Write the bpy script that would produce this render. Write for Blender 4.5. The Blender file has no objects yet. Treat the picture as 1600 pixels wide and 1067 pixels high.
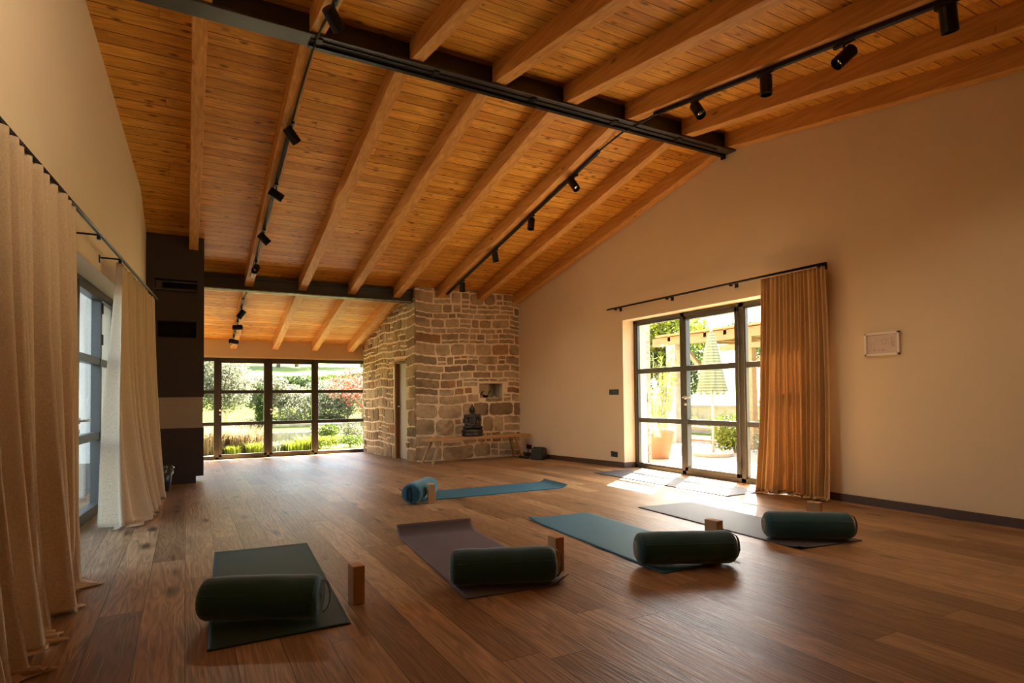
import bpy, bmesh, math, random
import numpy as np
from mathutils import Vector, Matrix
from math import sin, cos, pi, radians, sqrt, hypot

S = bpy.context.scene
COL = S.collection
# ------------------------------------------------------------------ camera
yaw, pit, roll, CAMH = 0.5036, 0.0258, -0.010, 1.06
fw = Vector((sin(yaw)*cos(pit), cos(yaw)*cos(pit), sin(pit)))
r0 = fw.cross(Vector((0, 0, 1))).normalized(); u0 = r0.cross(fw)
rt = r0*cos(roll)+u0*sin(roll); up = -r0*sin(roll)+u0*cos(roll)
cd = bpy.data.cameras.new('camera'); cam = bpy.data.objects.new('camera', cd); COL.objects.link(cam)
cam.matrix_world = Matrix(((rt.x, up.x, -fw.x, 0), (rt.y, up.y, -fw.y, 0), (rt.z, up.z, -fw.z, CAMH), (0, 0, 0, 1)))
cd.sensor_width = 36; cd.lens = 925.2/1600*36; cd.shift_y = (596.3-533.5)/1600; cd.clip_start = 0.05; cd.clip_end = 300
S.camera = cam
# ------------------------------------------------------------------ world, sun, exposure
S.view_settings.view_transform = 'Standard'; S.view_settings.look = 'None'
S.view_settings.gamma = 1; S.view_settings.use_curve_mapping = False
S.view_settings.exposure = 2.0
w = bpy.data.worlds.new('world'); S.world = w; w.use_nodes = True
wn = w.node_tree.nodes; wl = w.node_tree.links
bg = wn['Background']; sky = wn.new('ShaderNodeTexSky')
sky.sky_type = 'NISHITA'; sky.sun_disc = False; sky.sun_elevation = radians(45.5); sky.sun_rotation = radians(54.4)
sky.dust_density = 3.0; sky.air_density = 1.0; sky.ozone_density = 0.6
wl.new(sky.outputs[0], bg.inputs[0]); bg.inputs[1].default_value = 0.50
sd = bpy.data.lights.new('sun', 'SUN'); sun = bpy.data.objects.new('sun', sd); COL.objects.link(sun)
sd.energy = 38.0; sd.angle = radians(0.6); sd.color = (1.0, 0.90, 0.76)
sun.rotation_euler = Vector((-1, -0.716, -1.25)).to_track_quat('-Z', 'Y').to_euler(); sun.location = (20, 14, 25)
def portal(name, loc, nrm, w_, h_):
    d = bpy.data.lights.new(name, 'AREA'); o = bpy.data.objects.new(name, d); COL.objects.link(o)
    d.shape = 'RECTANGLE'; d.size = w_; d.size_y = h_; d.cycles.is_portal = True; o.location = loc
    o.rotation_euler = Vector(nrm).to_track_quat('-Z', 'Z').to_euler()
portal('daylight_right_door', (6.16, 5.4, 1.1), (-1, 0, 0), 3.1, 2.3)
portal('daylight_far_window', (1.5, 13.9, 0.9), (0, -1, 0), 4.4, 2.3)
portal('daylight_left_door', (-1.2, 5.35, 1.05), (1, 0, 0), 5.2, 2.3)
cy = S.cycles
cy.use_denoising = True; cy.filter_width = 1.05; cy.max_bounces = 10; cy.diffuse_bounces = 7; cy.glossy_bounces = 4; cy.transmission_bounces = 6
cy.transparent_max_bounces = 16; cy.sample_clamp_indirect = 12.0; cy.caustics_reflective = False; cy.caustics_refractive = False
try: cy.denoiser = 'OPENIMAGEDENOISE'
except Exception: pass

# ------------------------------------------------------------------ materials
class NT:
    def __init__(s, name):
        s.m = bpy.data.materials.new(name); s.m.use_nodes = True; s.t = s.m.node_tree
        s.n = s.t.nodes; s.l = s.t.links; s.b = s.n['Principled BSDF']; s.out = s.n['Material Output']
    def node(s, typ, ins=None, **props):
        n = s.n.new('ShaderNode'+typ)
        for k, v in props.items(): setattr(n, k, v)
        for k, v in (ins or {}).items(): s.set(n, k, v)
        return n
    def set(s, n, k, v):
        i = n.inputs[k]
        if hasattr(v, 'is_output') or isinstance(v, bpy.types.NodeSocket): s.l.new(v, i)
        elif isinstance(v, bpy.types.Node): s.l.new(v.outputs[0], i)
        else:
            if isinstance(v, (tuple, list)) and len(v) == 3 and i.type == 'RGBA': v = (*v, 1)
            i.default_value = v
    def math(s, op, a, b=0.0, clamp=False):
        n = s.node('Math', {0: a, 1: b}, operation=op); n.use_clamp = clamp; return n.outputs[0]
    def mix(s, f, a, b, mode='MIX'):
        n = s.node('Mix', data_type='RGBA', blend_type=mode); s.set(n, 0, f); s.set(n, 6, a); s.set(n, 7, b); return n.outputs[2]
    def ramp(s, f, stops):
        n = s.node('ValToRGB', {0: f}); e = n.color_ramp.elements
        while len(e) < len(stops): e.new(0.5)
        for i, (p, c) in enumerate(stops): e[i].position = p; e[i].color = (*c, 1) if len(c) == 3 else c
        return n.outputs[0]
    def noise(s, vec, scale, detail=4, rough=.5, dist=0.0):
        return s.node('TexNoise', {'Vector': vec, 'Scale': scale, 'Detail': detail, 'Roughness': rough, 'Distortion': dist}).outputs['Fac']
    def obj(s): return s.node('TexCoord').outputs['Object']
    def xyz(s, v): n = s.node('SeparateXYZ', {0: v}); return n.outputs
    def comb(s, x, y, z): return s.node('CombineXYZ', {0: x, 1: y, 2: z}).outputs[0]
    def bump(s, h, strength=.3, dist=.01):
        b = s.node('Bump', {'Height': h, 'Strength': strength, 'Distance': dist}); s.l.new(b.outputs[0], s.b.inputs['Normal']); return b
    def base(s, c, r=.6, metal=0.0, spec=None):
        s.set(s.b, 'Base Color', c); s.set(s.b, 'Roughness', r); s.set(s.b, 'Metallic', metal)
        if spec is not None: s.set(s.b, 'Specular IOR Level', spec)
        return s.m

def simple(name, c, r=.6, metal=0.0, var=.08, scale=30, bump=0.0, spec=None):
    t = NT(name); o = t.obj(); n = t.noise(o, scale, 3)
    k = t.math('MULTIPLY_ADD', n, 2*var); t.n[-1].inputs[2].default_value = 1-var
    col = t.mix(1.0, c, t.comb(k, k, k), 'MULTIPLY')
    if bump: t.bump(n, bump, .004)
    return t.base(col, r, metal, spec)

def planks(name, across, along, wd, ln, cols, groove_w, groove_col, rough, grain_amt, knots, bump, knot_col, gscale=1.0, spec=.5):
    t = NT(name); o = t.obj(); p = t.xyz(o)
    a = t.math('DIVIDE', p[across], wd); row = t.math('FLOOR', a); fa = t.math('FRACT', a)
    wr = t.node('TexWhiteNoise', {'W': row}, noise_dimensions='1D').outputs['Value']
    l0 = t.math('ADD', t.math('DIVIDE', p[along], ln), t.math('MULTIPLY', wr, 17.3)); c = t.math('FLOOR', l0); fl = t.math('FRACT', l0)
    wn_ = t.node('TexWhiteNoise', {'Vector': t.comb(row, c, 3.7)}, noise_dimensions='3D'); rnd = wn_.outputs['Value']; rc = t.xyz(wn_.outputs['Color'])
    base = t.ramp(rnd, cols)
    # grain
    gv = t.comb(t.math('ADD', t.math('MULTIPLY', p[across], 26*gscale), t.math('MULTIPLY', rnd, 91)), t.math('ADD', t.math('MULTIPLY', p[along], 1.3*gscale), t.math('MULTIPLY', rc[1], 57)), 0.0)
    g1 = t.noise(gv, 1.6, 6, .62, .6)
    gv2 = t.comb(t.math('ADD', t.math('MULTIPLY', p[across], 9*gscale), t.math('MULTIPLY', rnd, 31)), t.math('ADD', t.math('MULTIPLY', p[along], .9*gscale), t.math('MULTIPLY', rc[0], 44)), 0.0)
    g2 = t.noise(gv2, 1.1, 2, .5, .3)
    rings = t.math('SINE', t.math('MULTIPLY', g2, 62.0))
    gg = t.math('ADD', t.math('MULTIPLY', t.math('SUBTRACT', g1, .5), 1.5), t.math('MULTIPLY', rings, .16))
    k = t.math('ADD', 1.0, t.math('MULTIPLY', gg, grain_amt))
    col = t.mix(1.0, base, t.comb(k, k, k), 'MULTIPLY')
    # stains
    st = t.ramp(t.noise(t.comb(t.math('MULTIPLY', p[across], 2.4), t.math('ADD', t.math('MULTIPLY', p[along], .8), t.math('MULTIPLY', rnd, 20)), 0.0), 1.8, 3), [(.38, (.72, .70, .68)), (.6, (1, 1, 1))])
    col = t.mix(.6, col, t.mix(1.0, col, st, 'MULTIPLY'))
    # knots
    kv = t.comb(t.math('MULTIPLY', p[across], knots[0]), t.math('ADD', t.math('MULTIPLY', p[along], knots[1]), t.math('MULTIPLY', rnd, 9)), 0.0)
    vo = t.node('TexVoronoi', {'Vector': kv, 'Scale': 1.0, 'Randomness': 1.0}); d = t.math('ADD', vo.outputs['Distance'], t.math('MULTIPLY', t.math('SUBTRACT', g1, .5), .12))
    has = t.math('GREATER_THAN', t.xyz(vo.outputs['Color'])[0], knots[2])
    kf = t.math('MULTIPLY', t.ramp(d, [(knots[3]*.35, (1, 1, 1)), (knots[3], (0, 0, 0))]), has)
    col = t.mix(t.math('MULTIPLY', kf, .85), col, knot_col)
    # grooves
    gw = groove_w/wd; g_a = t.math('MINIMUM', fa, t.math('SUBTRACT', 1.0, fa)); g_l = t.math('MINIMUM', fl, t.math('SUBTRACT', 1.0, fl))
    gr = t.math('MAXIMUM', t.math('LESS_THAN', g_a, gw), t.math('LESS_THAN', g_l, min(groove_w, .0016)/ln))
    col = t.mix(t.math('MULTIPLY', gr, .9), col, groove_col)
    h = t.math('SUBTRACT', t.math('MULTIPLY', gg, .4), t.math('MULTIPLY', gr, 1.6))
    t.bump(h, bump, .004)
    r = t.math('ADD', rough, t.math('MULTIPLY', t.math('SUBTRACT', g1, .5), .25))
    return t.base(col, r, 0, spec)

M = {}
M['floor'] = planks('oak floorboards', 0, 1, .185, 2.1, [(0, (.22, .110, .042)), (.25, (.30, .160, .066)), (.5, (.37, .208, .090)), (.8, (.46, .270, .122)), (1, (.25, .128, .050))],
                    .0018, (.022, .011, .006), .38, 1.05, (5.4, 1.7, .40, .25), 1.0, (.03, .016, .008), spec=.34)
M['ceiling'] = planks('pine ceiling boards', 1, 0, .133, 6.5, [(0, (.58, .235, .026)), (.35, (.70, .320, .040)), (.7, (.82, .410, .062)), (1, (.66, .285, .034))],
                      .0045, (.10, .030, .006), .5, .70, (9.5, 4.2, .12, .22), .8, (.13, .040, .009), spec=.35)
def timber(name, c0, c1, knot):
    t = NT(name); o = t.obj(); p = t.xyz(o); ri = t.node('ObjectInfo').outputs['Random']
    v = t.comb(t.math('ADD', t.math('MULTIPLY', p[0], 22), t.math('MULTIPLY', ri, 80)), t.math('MULTIPLY', p[1], 1.4), t.math('MULTIPLY', p[2], 20))
    g = t.noise(v, 1.5, 6, .6, .5)
    col = t.ramp(g, [(.3, c0), (.7, c1)])
    v2 = t.comb(t.math('ADD', t.math('MULTIPLY', p[0], 9), t.math('MULTIPLY', ri, 40)), t.math('MULTIPLY', p[1], 2.6), t.math('MULTIPLY', p[2], 7))
    vo = t.node('TexVoronoi', {'Vector': v2, 'Scale': 1.0}); d = t.math('ADD', vo.outputs['Distance'], t.math('MULTIPLY', g, .08))
    kf = t.math('MULTIPLY', t.ramp(d, [(.08, (1, 1, 1)), (.19, (0, 0, 0))]), t.math('GREATER_THAN', t.xyz(vo.outputs['Color'])[0], .6))
    col = t.mix(t.math('MULTIPLY', kf, .8), col, knot)
    cr = t.noise(t.comb(t.math('MULTIPLY', p[0], 5), t.math('MULTIPLY', p[1], 30), t.math('MULTIPLY', p[2], 5)), 1.0, 2)
    crack = t.ramp(cr, [(.24, (1, 1, 1)), (.27, (0, 0, 0))])
    col = t.mix(t.math('MULTIPLY', crack, .6), col, knot)
    t.bump(g, .3, .004); return t.base(col, .55, 0, .35)
M['rafter'] = timber('rafter timber', (.50, .225, .050), (.76, .40, .115), (.13, .040, .010))
M['bench'] = timber('bench oak', (.36, .19, .07), (.52, .29, .12), (.15, .07, .03))
M['jamb'] = timber('door jamb wood', (.20, .09, .035), (.30, .14, .055), (.10, .04, .02))
M['cork'] = simple('cork', (.50, .27, .115), .8, var=.22, scale=160, bump=.2)
M['patio_timber'] = timber('patio timber', (.15, .075, .032), (.24, .13, .06), (.08, .04, .02))

def plaster(name, c):
    t = NT(name); o = t.obj(); n = t.noise(o, 1.3, 4); n2 = t.noise(o, 90, 2)
    col = t.mix(n, tuple(x*.96 for x in c), tuple(min(1, x*1.04) for x in c)); t.bump(n2, .08, .002)
    return t.base(col, .85, 0, .2)
M['plaster'] = plaster('warm plaster', (.78, .63, .43))
M['white_wall'] = plaster('white render', (.80, .76, .68))
M['steel'] = simple('painted steel', (.075, .070, .066), .42, .6, .15, 14)
M['black'] = simple('black metal', (.014, .013, .012), .38, .5, .1, 20)
M['blackplastic'] = simple('black plastic', (.02, .019, .018), .45)
M['socket'] = simple('black socket', (.012, .011, .010), .4)
M['frame'] = simple('bronze window frame', (.085, .078, .068), .38, .35, .08, 12)
M['chrome'] = simple('brushed steel', (.62, .60, .56), .28, 1.0, .05, 40)
M['column'] = simple('dark brown column', (.036, .023, .019), .55, 0, .12, 18, .05)
M['columnband'] = simple('taupe band', (.36, .27, .20), .5, 0, .04)
M['dark'] = simple('near black', (.008, .006, .005), .8)
M['baseboard'] = simple('dark wood baseboard', (.075, .040, .022), .5, 0, .2, 25)
M['slab'] = simple('door leaf paint', (.46, .42, .37), .5, 0, .03)
M['lens'] = simple('spot lens', (.55, .48, .36), .12, .8)
M['brass'] = simple('brass', (.70, .45, .16), .25, 1.0)
M['candle'] = simple('candle wax', (.85, .75, .60), .5)
M['paper'] = simple('paper', (.72, .58, .50), .7, 0, .02)
M['ink'] = simple('ink', (.28, .21, .17), .7)
M['whiteframe'] = simple('cream frame', (.88, .82, .74), .5, 0, .02)
M['statue'] = simple('dark stone statue', (.030, .022, .018), .42, .1, .3, 60, .25)
M['terracotta'] = simple('terracotta', (.30, .125, .048), .75, 0, .12, 9, .1)
M['soil'] = simple('soil', (.08, .05, .03), .9)
M['bark'] = simple('bark', (.16, .11, .07), .9, 0, .3, 20, .4)
M['palebark'] = simple('pale bark', (.42, .36, .28), .9, 0, .25, 20, .3)
M['bin'] = simple('dark bin', (.03, .025, .024), .35)
M['marble'] = simple('sign stone', (.55, .5, .42), .7)

def stone_mat(name, stops, rough=.9):
    t = NT(name); o = t.obj(); a = t.node('Attribute', attribute_name='tint'); f = a.outputs['Fac']
    col = t.ramp(f, stops)
    n = t.noise(o, 14, 6, .65); n2 = t.noise(o, 60, 4, .7)
    k = t.math('ADD', .55, t.math('MULTIPLY', n, .9)); col = t.mix(1.0, col, t.comb(k, k, k), 'MULTIPLY')
    st = t.noise(o, 3.5, 3); sf = t.ramp(st, [(.5, (0, 0, 0)), (.66, (1, 1, 1))]); col = t.mix(t.math('MULTIPLY', sf, .55), col, (.14, .10, .065))
    t.bump(t.math('ADD', t.math('MULTIPLY', n, 1.0), t.math('MULTIPLY', n2, .5)), .7, .012)
    return t.base(col, rough, 0, .2)
M['stone'] = stone_mat('rubble stone', [(0, (.24, .17, .10)), (.2, (.38, .28, .17)), (.6, (.52, .40, .26)), (.85, (.45, .31, .17)), (.95, (.40, .20, .09)), (1, (.20, .15, .10))])
M['greystone'] = stone_mat('garden stone', [(0, (.18, .15, .115)), (.5, (.30, .26, .205)), (1, (.38, .34, .27))])
M['mortar'] = simple('lime mortar', (.80, .66, .47), .95, 0, .12, 25, .5)
M['terrace'] = simple('pale terrace', (.21, .185, .155), .85, 0, .1, 3, .1)

def cloth(name, c0, c1, trans, weave=260, rough=.85):
    t = NT(name); uv = t.node('TexCoord').outputs['UV']; p = t.xyz(uv)
    wx = t.noise(t.comb(t.math('MULTIPLY', p[0], weave*.25), t.math('MULTIPLY', p[1], weave), 0.0), 1.0, 3, .6)
    wy = t.noise(t.comb(t.math('MULTIPLY', p[0], weave), t.math('MULTIPLY', p[1], weave*.22), 5.0), 1.0, 3, .6)
    f = t.math('MULTIPLY', t.math('ADD', wx, wy), .5); col = t.mix(t.ramp(f, [(.36, (0, 0, 0)), (.64, (1, 1, 1))]), c0, c1)
    t.bump(f, .35, .002); t.base(col, rough, 0, .15)
    tr = t.node('BsdfTranslucent', {'Color': col}); ms = t.node('MixShader', {0: trans, 1: t.b.outputs[0], 2: tr.outputs[0]})
    t.l.new(ms.outputs[0], t.out.inputs[0]); return t.m
M['linen'] = cloth('linen curtain', (.62, .46, .28), (.84, .64, .42), .20)
M['linen_gold'] = cloth('golden linen curtain', (.52, .33, .14), (.80, .56, .30), .10)
def fabric(name, c, r=.85, var=.15, sheen=.3):
    t = NT(name); o = t.obj(); n = t.noise(o, 420, 2); n2 = t.noise(o, 6, 3)
    k = t.math('ADD', 1-var, t.math('MULTIPLY', t.math('ADD', n, n2), var)); col = t.mix(1.0, c, t.comb(k, k, k), 'MULTIPLY')
    t.bump(n, .25, .001); t.set(t.b, 'Sheen Weight', sheen); return t.base(col, r, 0, .2)
M['bolster_green'] = fabric('dark green canvas', (.022, .085, .092), sheen=.45)
M['bolster_teal'] = fabric('teal canvas', (.035, .17, .21))
M['bolster_teal_dark'] = fabric('dark teal canvas', (.018, .065, .085))
M['bolster_piping'] = fabric('green piping', (.06, .13, .11))
M['strap'] = fabric('black strap', (.008, .010, .010))
M['emblem'] = simple('emblem thread', (.42, .42, .34), .8)
def matm(name, c, r=.5):
    t = NT(name); o = t.obj(); n = t.noise(o, 300, 2); n2 = t.noise(o, 2.5, 4)
    k = t.math('ADD', .82, t.math('MULTIPLY', n2, .36)); col = t.mix(1.0, c, t.comb(k, k, k), 'MULTIPLY')
    t.bump(n, .25, .001); return t.base(col, r+.08, 0, .28)
M['mat_green'] = matm('dark green mat rubber', (.024, .050, .040))
M['mat_grey'] = matm('mauve grey mat rubber', (.130, .100, .100))
M['mat_teal'] = matm('blue teal mat rubber', (.035, .150, .21))
M['mat_slate'] = matm('slate mat rubber', (.105, .100, .108))
M['mat_dark'] = matm('dark slate mat rubber', (.060, .058, .062))
def leafm(name, c0, c1, tr=.4):
    t = NT(name); a = t.node('Attribute', attribute_name='tint'); col = t.ramp(a.outputs['Fac'], [(0, c0), (1, c1)])
    t.base(col, .6, 0, .25); tb = t.node('BsdfTranslucent', {'Color': col}); ms = t.node('MixShader', {0: tr, 1: t.b.outputs[0], 2: tb.outputs[0]})
    t.l.new(ms.outputs[0], t.out.inputs[0]); return t.m
M['leaf_green'] = leafm('green leaves', (0.021, 0.040, 0.005), (0.094, 0.131, 0.016))
M['leaf_lime'] = leafm('lime leaves', (0.066, 0.094, 0.007), (0.197, 0.215, 0.023))
M['leaf_dark'] = leafm('dark leaves', (0.012, 0.027, 0.007), (0.051, 0.078, 0.018))
M['leaf_silver'] = leafm('silver leaves', (0.075, 0.080, 0.047), (0.197, 0.197, 0.131))
M['leaf_tan'] = leafm('dry grass blades', (0.132, 0.090, 0.042), (0.330, 0.252, 0.144))
M['leaf_red'] = leafm('red leaves', (0.132, 0.018, 0.012), (0.330, 0.084, 0.054))
M['leaf_lav'] = leafm('grey shrub leaves', (0.084, 0.090, 0.054), (0.204, 0.198, 0.132))
def glass(name, tint=(1, 1, 1), k=1.0):
    t = NT(name); bf = t.node('NewGeometry').outputs['Backfacing']; ior = t.math('ADD', 1.45, t.math('MULTIPLY', bf, 1/1.45-1.45)); fr = t.node('Fresnel', {'IOR': ior}); tr = t.node('BsdfTransparent', {'Color': (*tint, 1)}); gl = t.node('BsdfGlossy', {'Color': (1, 1, 1, 1), 'Roughness': 0.02})
    ms = t.node('MixShader', {0: t.math('MULTIPLY', fr.outputs[0], k), 1: tr.outputs[0], 2: gl.outputs[0]}); t.l.new(ms.outputs[0], t.out.inputs[0]); return t.m
M['glass'] = glass('window glass', (.94, .96, .94))
M['plasticfilm'] = glass('clear plastic film', (.55, .55, .55), 3.0)
M['mirror'] = simple('mirror', (.55, .50, .44), .06, 1.0, .02)
t_ = NT('grass lawn'); n_ = t_.noise(t_.obj(), 3.0, 6, .7); M['lawn'] = t_.base(t_.ramp(n_, [(.3, (.06, .09, .010)), (.7, (.13, .16, .022))]), .95, 0, .1)
t_ = NT('parasol cloth'); p_ = t_.xyz(t_.obj()); s_ = t_.math('GREATER_THAN', t_.math('SINE', t_.math('MULTIPLY', p_[2], 120.0)), .2)
c_ = t_.mix(s_, (.25, .27, .21), (.12, .155, .10)); t_.base(c_, .85, 0, .15)
tb_ = t_.node('BsdfTranslucent', {'Color': c_}); ms_ = t_.node('MixShader', {0: .3, 1: t_.b.outputs[0], 2: tb_.outputs[0]}); t_.l.new(ms_.outputs[0], t_.out.inputs[0]); M['parasol'] = t_.m

# ------------------------------------------------------------------ mesh builder
class MB:
    def __init__(s): s.v = []; s.f = []; s.t = []; s.uv = None
    def add(s, vs, fs, tint=0.5):
        b = len(s.v); s.v += [tuple(x) for x in vs]; s.f += [tuple(b+i for i in f) for f in fs]; s.t += [tint]*len(vs); return s
    def box(s, a, b, tint=.5):
        x0, y0, z0 = a; x1, y1, z1 = b
        return s.add([(x0, y0, z0), (x1, y0, z0), (x1, y1, z0), (x0, y1, z0), (x0, y0, z1), (x1, y0, z1), (x1, y1, z1), (x0, y1, z1)],
                     [(0, 3, 2, 1), (4, 5, 6, 7), (0, 1, 5, 4), (1, 2, 6, 5), (2, 3, 7, 6), (3, 0, 4, 7)], tint)
    def obox(s, c, ax, ay, az, hx, hy, hz, tint=.5):
        c = Vector(c); ax = Vector(ax).normalized()*hx; ay = Vector(ay).normalized()*hy; az = Vector(az).normalized()*hz
        vs = [c+ax*i+ay*j+az*k for k in (-1, 1) for i, j in ((-1, -1), (1, -1), (1, 1), (-1, 1))]
        return s.add(vs, [(0, 3, 2, 1), (4, 5, 6, 7), (0, 1, 5, 4), (1, 2, 6, 5), (2, 3, 7, 6), (3, 0, 4, 7)], tint)
    def hexa(s, p8, tint=.5):
        return s.add(p8, [(0, 3, 2, 1), (4, 5, 6, 7), (0, 1, 5, 4), (1, 2, 6, 5), (2, 3, 7, 6), (3, 0, 4, 7)], tint)
    def tube(s, pts, r, seg=10, tint=.5):
        pts = [Vector(p) for p in pts]; n = len(pts); rr = r if isinstance(r, (list, tuple)) else [r]*n
        vs = []; up_ = Vector((0, 0, 1))
        for i, p in enumerate(pts):
            d = (pts[min(i+1, n-1)]-pts[max(i-1, 0)]).normalized()
            a = d.cross(up_ if abs(d.z) < .95 else Vector((1, 0, 0))).normalized(); b = d.cross(a)
            vs += [p+(a*cos(2*pi*k/seg)+b*sin(2*pi*k/seg))*rr[i] for k in range(seg)]
        fs = [(i*seg+k, i*seg+(k+1) % seg, (i+1)*seg+(k+1) % seg, (i+1)*seg+k) for i in range(n-1) for k in range(seg)]
        fs += [tuple(range(seg-1, -1, -1)), tuple((n-1)*seg+k for k in range(seg))]
        return s.add(vs, fs, tint)
    def lathe(s, prof, c=(0, 0, 0), seg=32, tint=.5, cap=True):
        vs = [(c[0]+r*cos(2*pi*k/seg), c[1]+r*sin(2*pi*k/seg), c[2]+z) for r, z in prof for k in range(seg)]; n = len(prof)
        fs = [(i*seg+k, i*seg+(k+1) % seg, (i+1)*seg+(k+1) % seg, (i+1)*seg+k) for i in range(n-1) for k in range(seg)]
        if cap: fs += [tuple(range(seg-1, -1, -1)), tuple((n-1)*seg+k for k in range(seg))]
        return s.add(vs, fs, tint)
    def ell(s, c, r, seg=20, rings=12, rot=None, tint=.5):
        vs = []; R = rot or Matrix.Identity(3)
        for i in range(rings+1):
            a = pi*i/rings
            for k in range(seg):
                b = 2*pi*k/seg; vs.append(Vector(c)+R@Vector((r[0]*sin(a)*cos(b), r[1]*sin(a)*sin(b), r[2]*cos(a))))
        fs = [(i*seg+k, (i+1)*seg+k, (i+1)*seg+(k+1) % seg, i*seg+(k+1) % seg) for i in range(rings) for k in range(seg)]
        return s.add(vs, fs, tint)
    def grid(s, P, nu, nv, tint=.5, uv=True):
        b = len(s.v); s.v += [tuple(P(i/(nu-1), j/(nv-1))) for j in range(nv) for i in range(nu)]; s.t += [tint]*(nu*nv)
        s.f += [(b+j*nu+i, b+j*nu+i+1, b+(j+1)*nu+i+1, b+(j+1)*nu+i) for j in range(nv-1) for i in range(nu-1)]; return s
    def build(s, name, mat, parent=None, smooth=False, bevel=0, local=False, solid=0, subd=0, loc=None, uvf=None):
        me = bpy.data.meshes.new(name)
        off = Vector((0, 0, 0))
        if parent is not None and not local: off = parent.matrix_basis.translation.copy()
        if parent is not None and not local and parent.parent: off = off+parent.parent.matrix_basis.translation
        if loc is not None: off = Vector(loc)
        vs = [(x-off.x, y-off.y, z-off.z) for x, y, z in s.v]
        me.from_pydata(vs, [], s.f); me.update()
        a = me.attributes.new('tint', 'FLOAT', 'POINT'); a.data.foreach_set('value', s.t)
        if uvf:
            uvl = me.uv_layers.new(name='uv'); li = np.zeros(len(me.loops), dtype=np.int32); me.loops.foreach_get('vertex_index', li)
            uu = np.array(uvf, dtype=np.float32)[li]; uvl.data.foreach_set('uv', uu.ravel())
        me.materials.append(M[mat] if isinstance(mat, str) else mat)
        if smooth: me.polygons.foreach_set('use_smooth', [True]*len(me.polygons))
        o = bpy.data.objects.new(name, me); COL.objects.link(o)
        if loc is not None: o.location = loc
        if parent is not None: o.parent = parent
        if solid: m = o.modifiers.new('s', 'SOLIDIFY'); m.thickness = solid; m.offset = 0
        if bevel: m = o.modifiers.new('b', 'BEVEL'); m.width = bevel; m.segments = 2; m.limit_method = 'ANGLE'; m.angle_limit = radians(40)
        if subd: m = o.modifiers.new('d', 'SUBSURF'); m.levels = subd; m.render_levels = subd
        return o
def tag(o, label, cat, group=None):
    o['label'] = label; o['category'] = cat
    if group: o['group'] = group
    return o
def struct(o): o['kind'] = 'structure'; return o
def empty(name, loc=(0, 0, 0), rz=0.0):
    e = bpy.data.objects.new(name, None); COL.objects.link(e); e.location = loc; e.rotation_euler = (0, 0, rz); e.empty_display_size = .1
    e.matrix_basis = Matrix.Translation(Vector(loc)) @ Matrix.Rotation(rz, 4, 'Z'); return e
def copy_tree(o, parent=None):
    c = o.copy(); COL.objects.link(c); c.parent = parent
    for ch in [x for x in bpy.data.objects if x.parent is o]: copy_tree(ch, c)
    return c

# ------------------------------------------------------------------ room shell
RW = 5.68; RWO = 6.13; YR = 4.865
def ceil(y): return 3.96+.18-.155*(4.77-y) if y < YR else 3.95+.18-.215*(y-4.96)
def raf(y): return ceil(y)-.18
def flo(y): return 0.0 if y < 7 else -.0245*(y-7)
def lx(y): return -.664+.078*(y-5.35) if y < 7.95 else -.461
def seg_y(mb, x0f, x1f, ys, zb, zt):
    for y0, y1 in zip(ys[:-1], ys[1:]):
        mb.hexa([(x0f(y0), y0, zb(y0)), (x1f(y0), y0, zb(y0)), (x1f(y1), y1, zb(y1)), (x0f(y1), y1, zb(y1)),
                 (x0f(y0), y0, zt(y0)), (x1f(y0), y0, zt(y0)), (x1f(y1), y1, zt(y1)), (x0f(y1), y1, zt(y1))])
K = lambda c: (lambda y: c)
YB = -2.0; YF = 13.5
# floor
mb = MB(); ys = [YB-.3, 7.0, 13.72]
for y0, y1 in zip(ys[:-1], ys[1:]):
    mb.hexa([(-1.4, y0, flo(y0)-.3), (5.95, y0, flo(y0)-.3), (5.95, y1, flo(y1)-.3), (-1.4, y1, flo(y1)-.3),
             (-1.4, y0, flo(y0)), (5.95, y0, flo(y0)), (5.95, y1, flo(y1)), (-1.4, y1, flo(y1))])
struct(mb.build('floor', 'floor'))
# ceiling (boarded underside of both roof slopes, with eaves)
mb = MB(); ys = [YB-.5, YR, 14.45]
c2 = lambda y: ceil(y)+.22
seg_y(mb, K(-1.75), K(6.55), [YB-.5, YR-1e-4], ceil, c2); seg_y(mb, K(-1.75), K(6.55), [YR+1e-4, 14.45], ceil, c2)
struct(mb.build('ceiling', 'ceiling'))
wt = lambda y: ceil(y)+.05
# right wall with door opening y 3.95..6.89, z 0..2.18
mb = MB(); X0, X1 = K(RW), K(RWO)
seg_y(mb, X0, X1, [YB, 3.95], K(-.3), wt); seg_y(mb, X0, X1, [3.95, YR], K(2.18), wt); seg_y(mb, X0, X1, [YR, 6.89], K(2.18), wt); seg_y(mb, X0, X1, [6.89, YF+.4], K(-.4), wt)
struct(mb.build('wall_right', 'plaster'))
# left wall with opening y 4.95..7.75, z 0..2.125
mb = MB(); A = lx; Bf = lambda y: lx(y)-.36
seg_y(mb, Bf, A, [YB, 2.95], K(-.3), wt); seg_y(mb, Bf, A, [2.95, 4.865, 7.75], K(2.125), wt)
seg_y(mb, Bf, A, [7.75, 7.949, 7.951, YF+.4], K(-.4), wt)
struct(mb.build('wall_left', 'plaster'))
# near wall behind the camera
mb = MB(); mb.box((-1.6, YB-.3, -.3), (RWO, YB, ceil(YB)+.05)); struct(mb.build('wall_near', 'plaster'))
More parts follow.
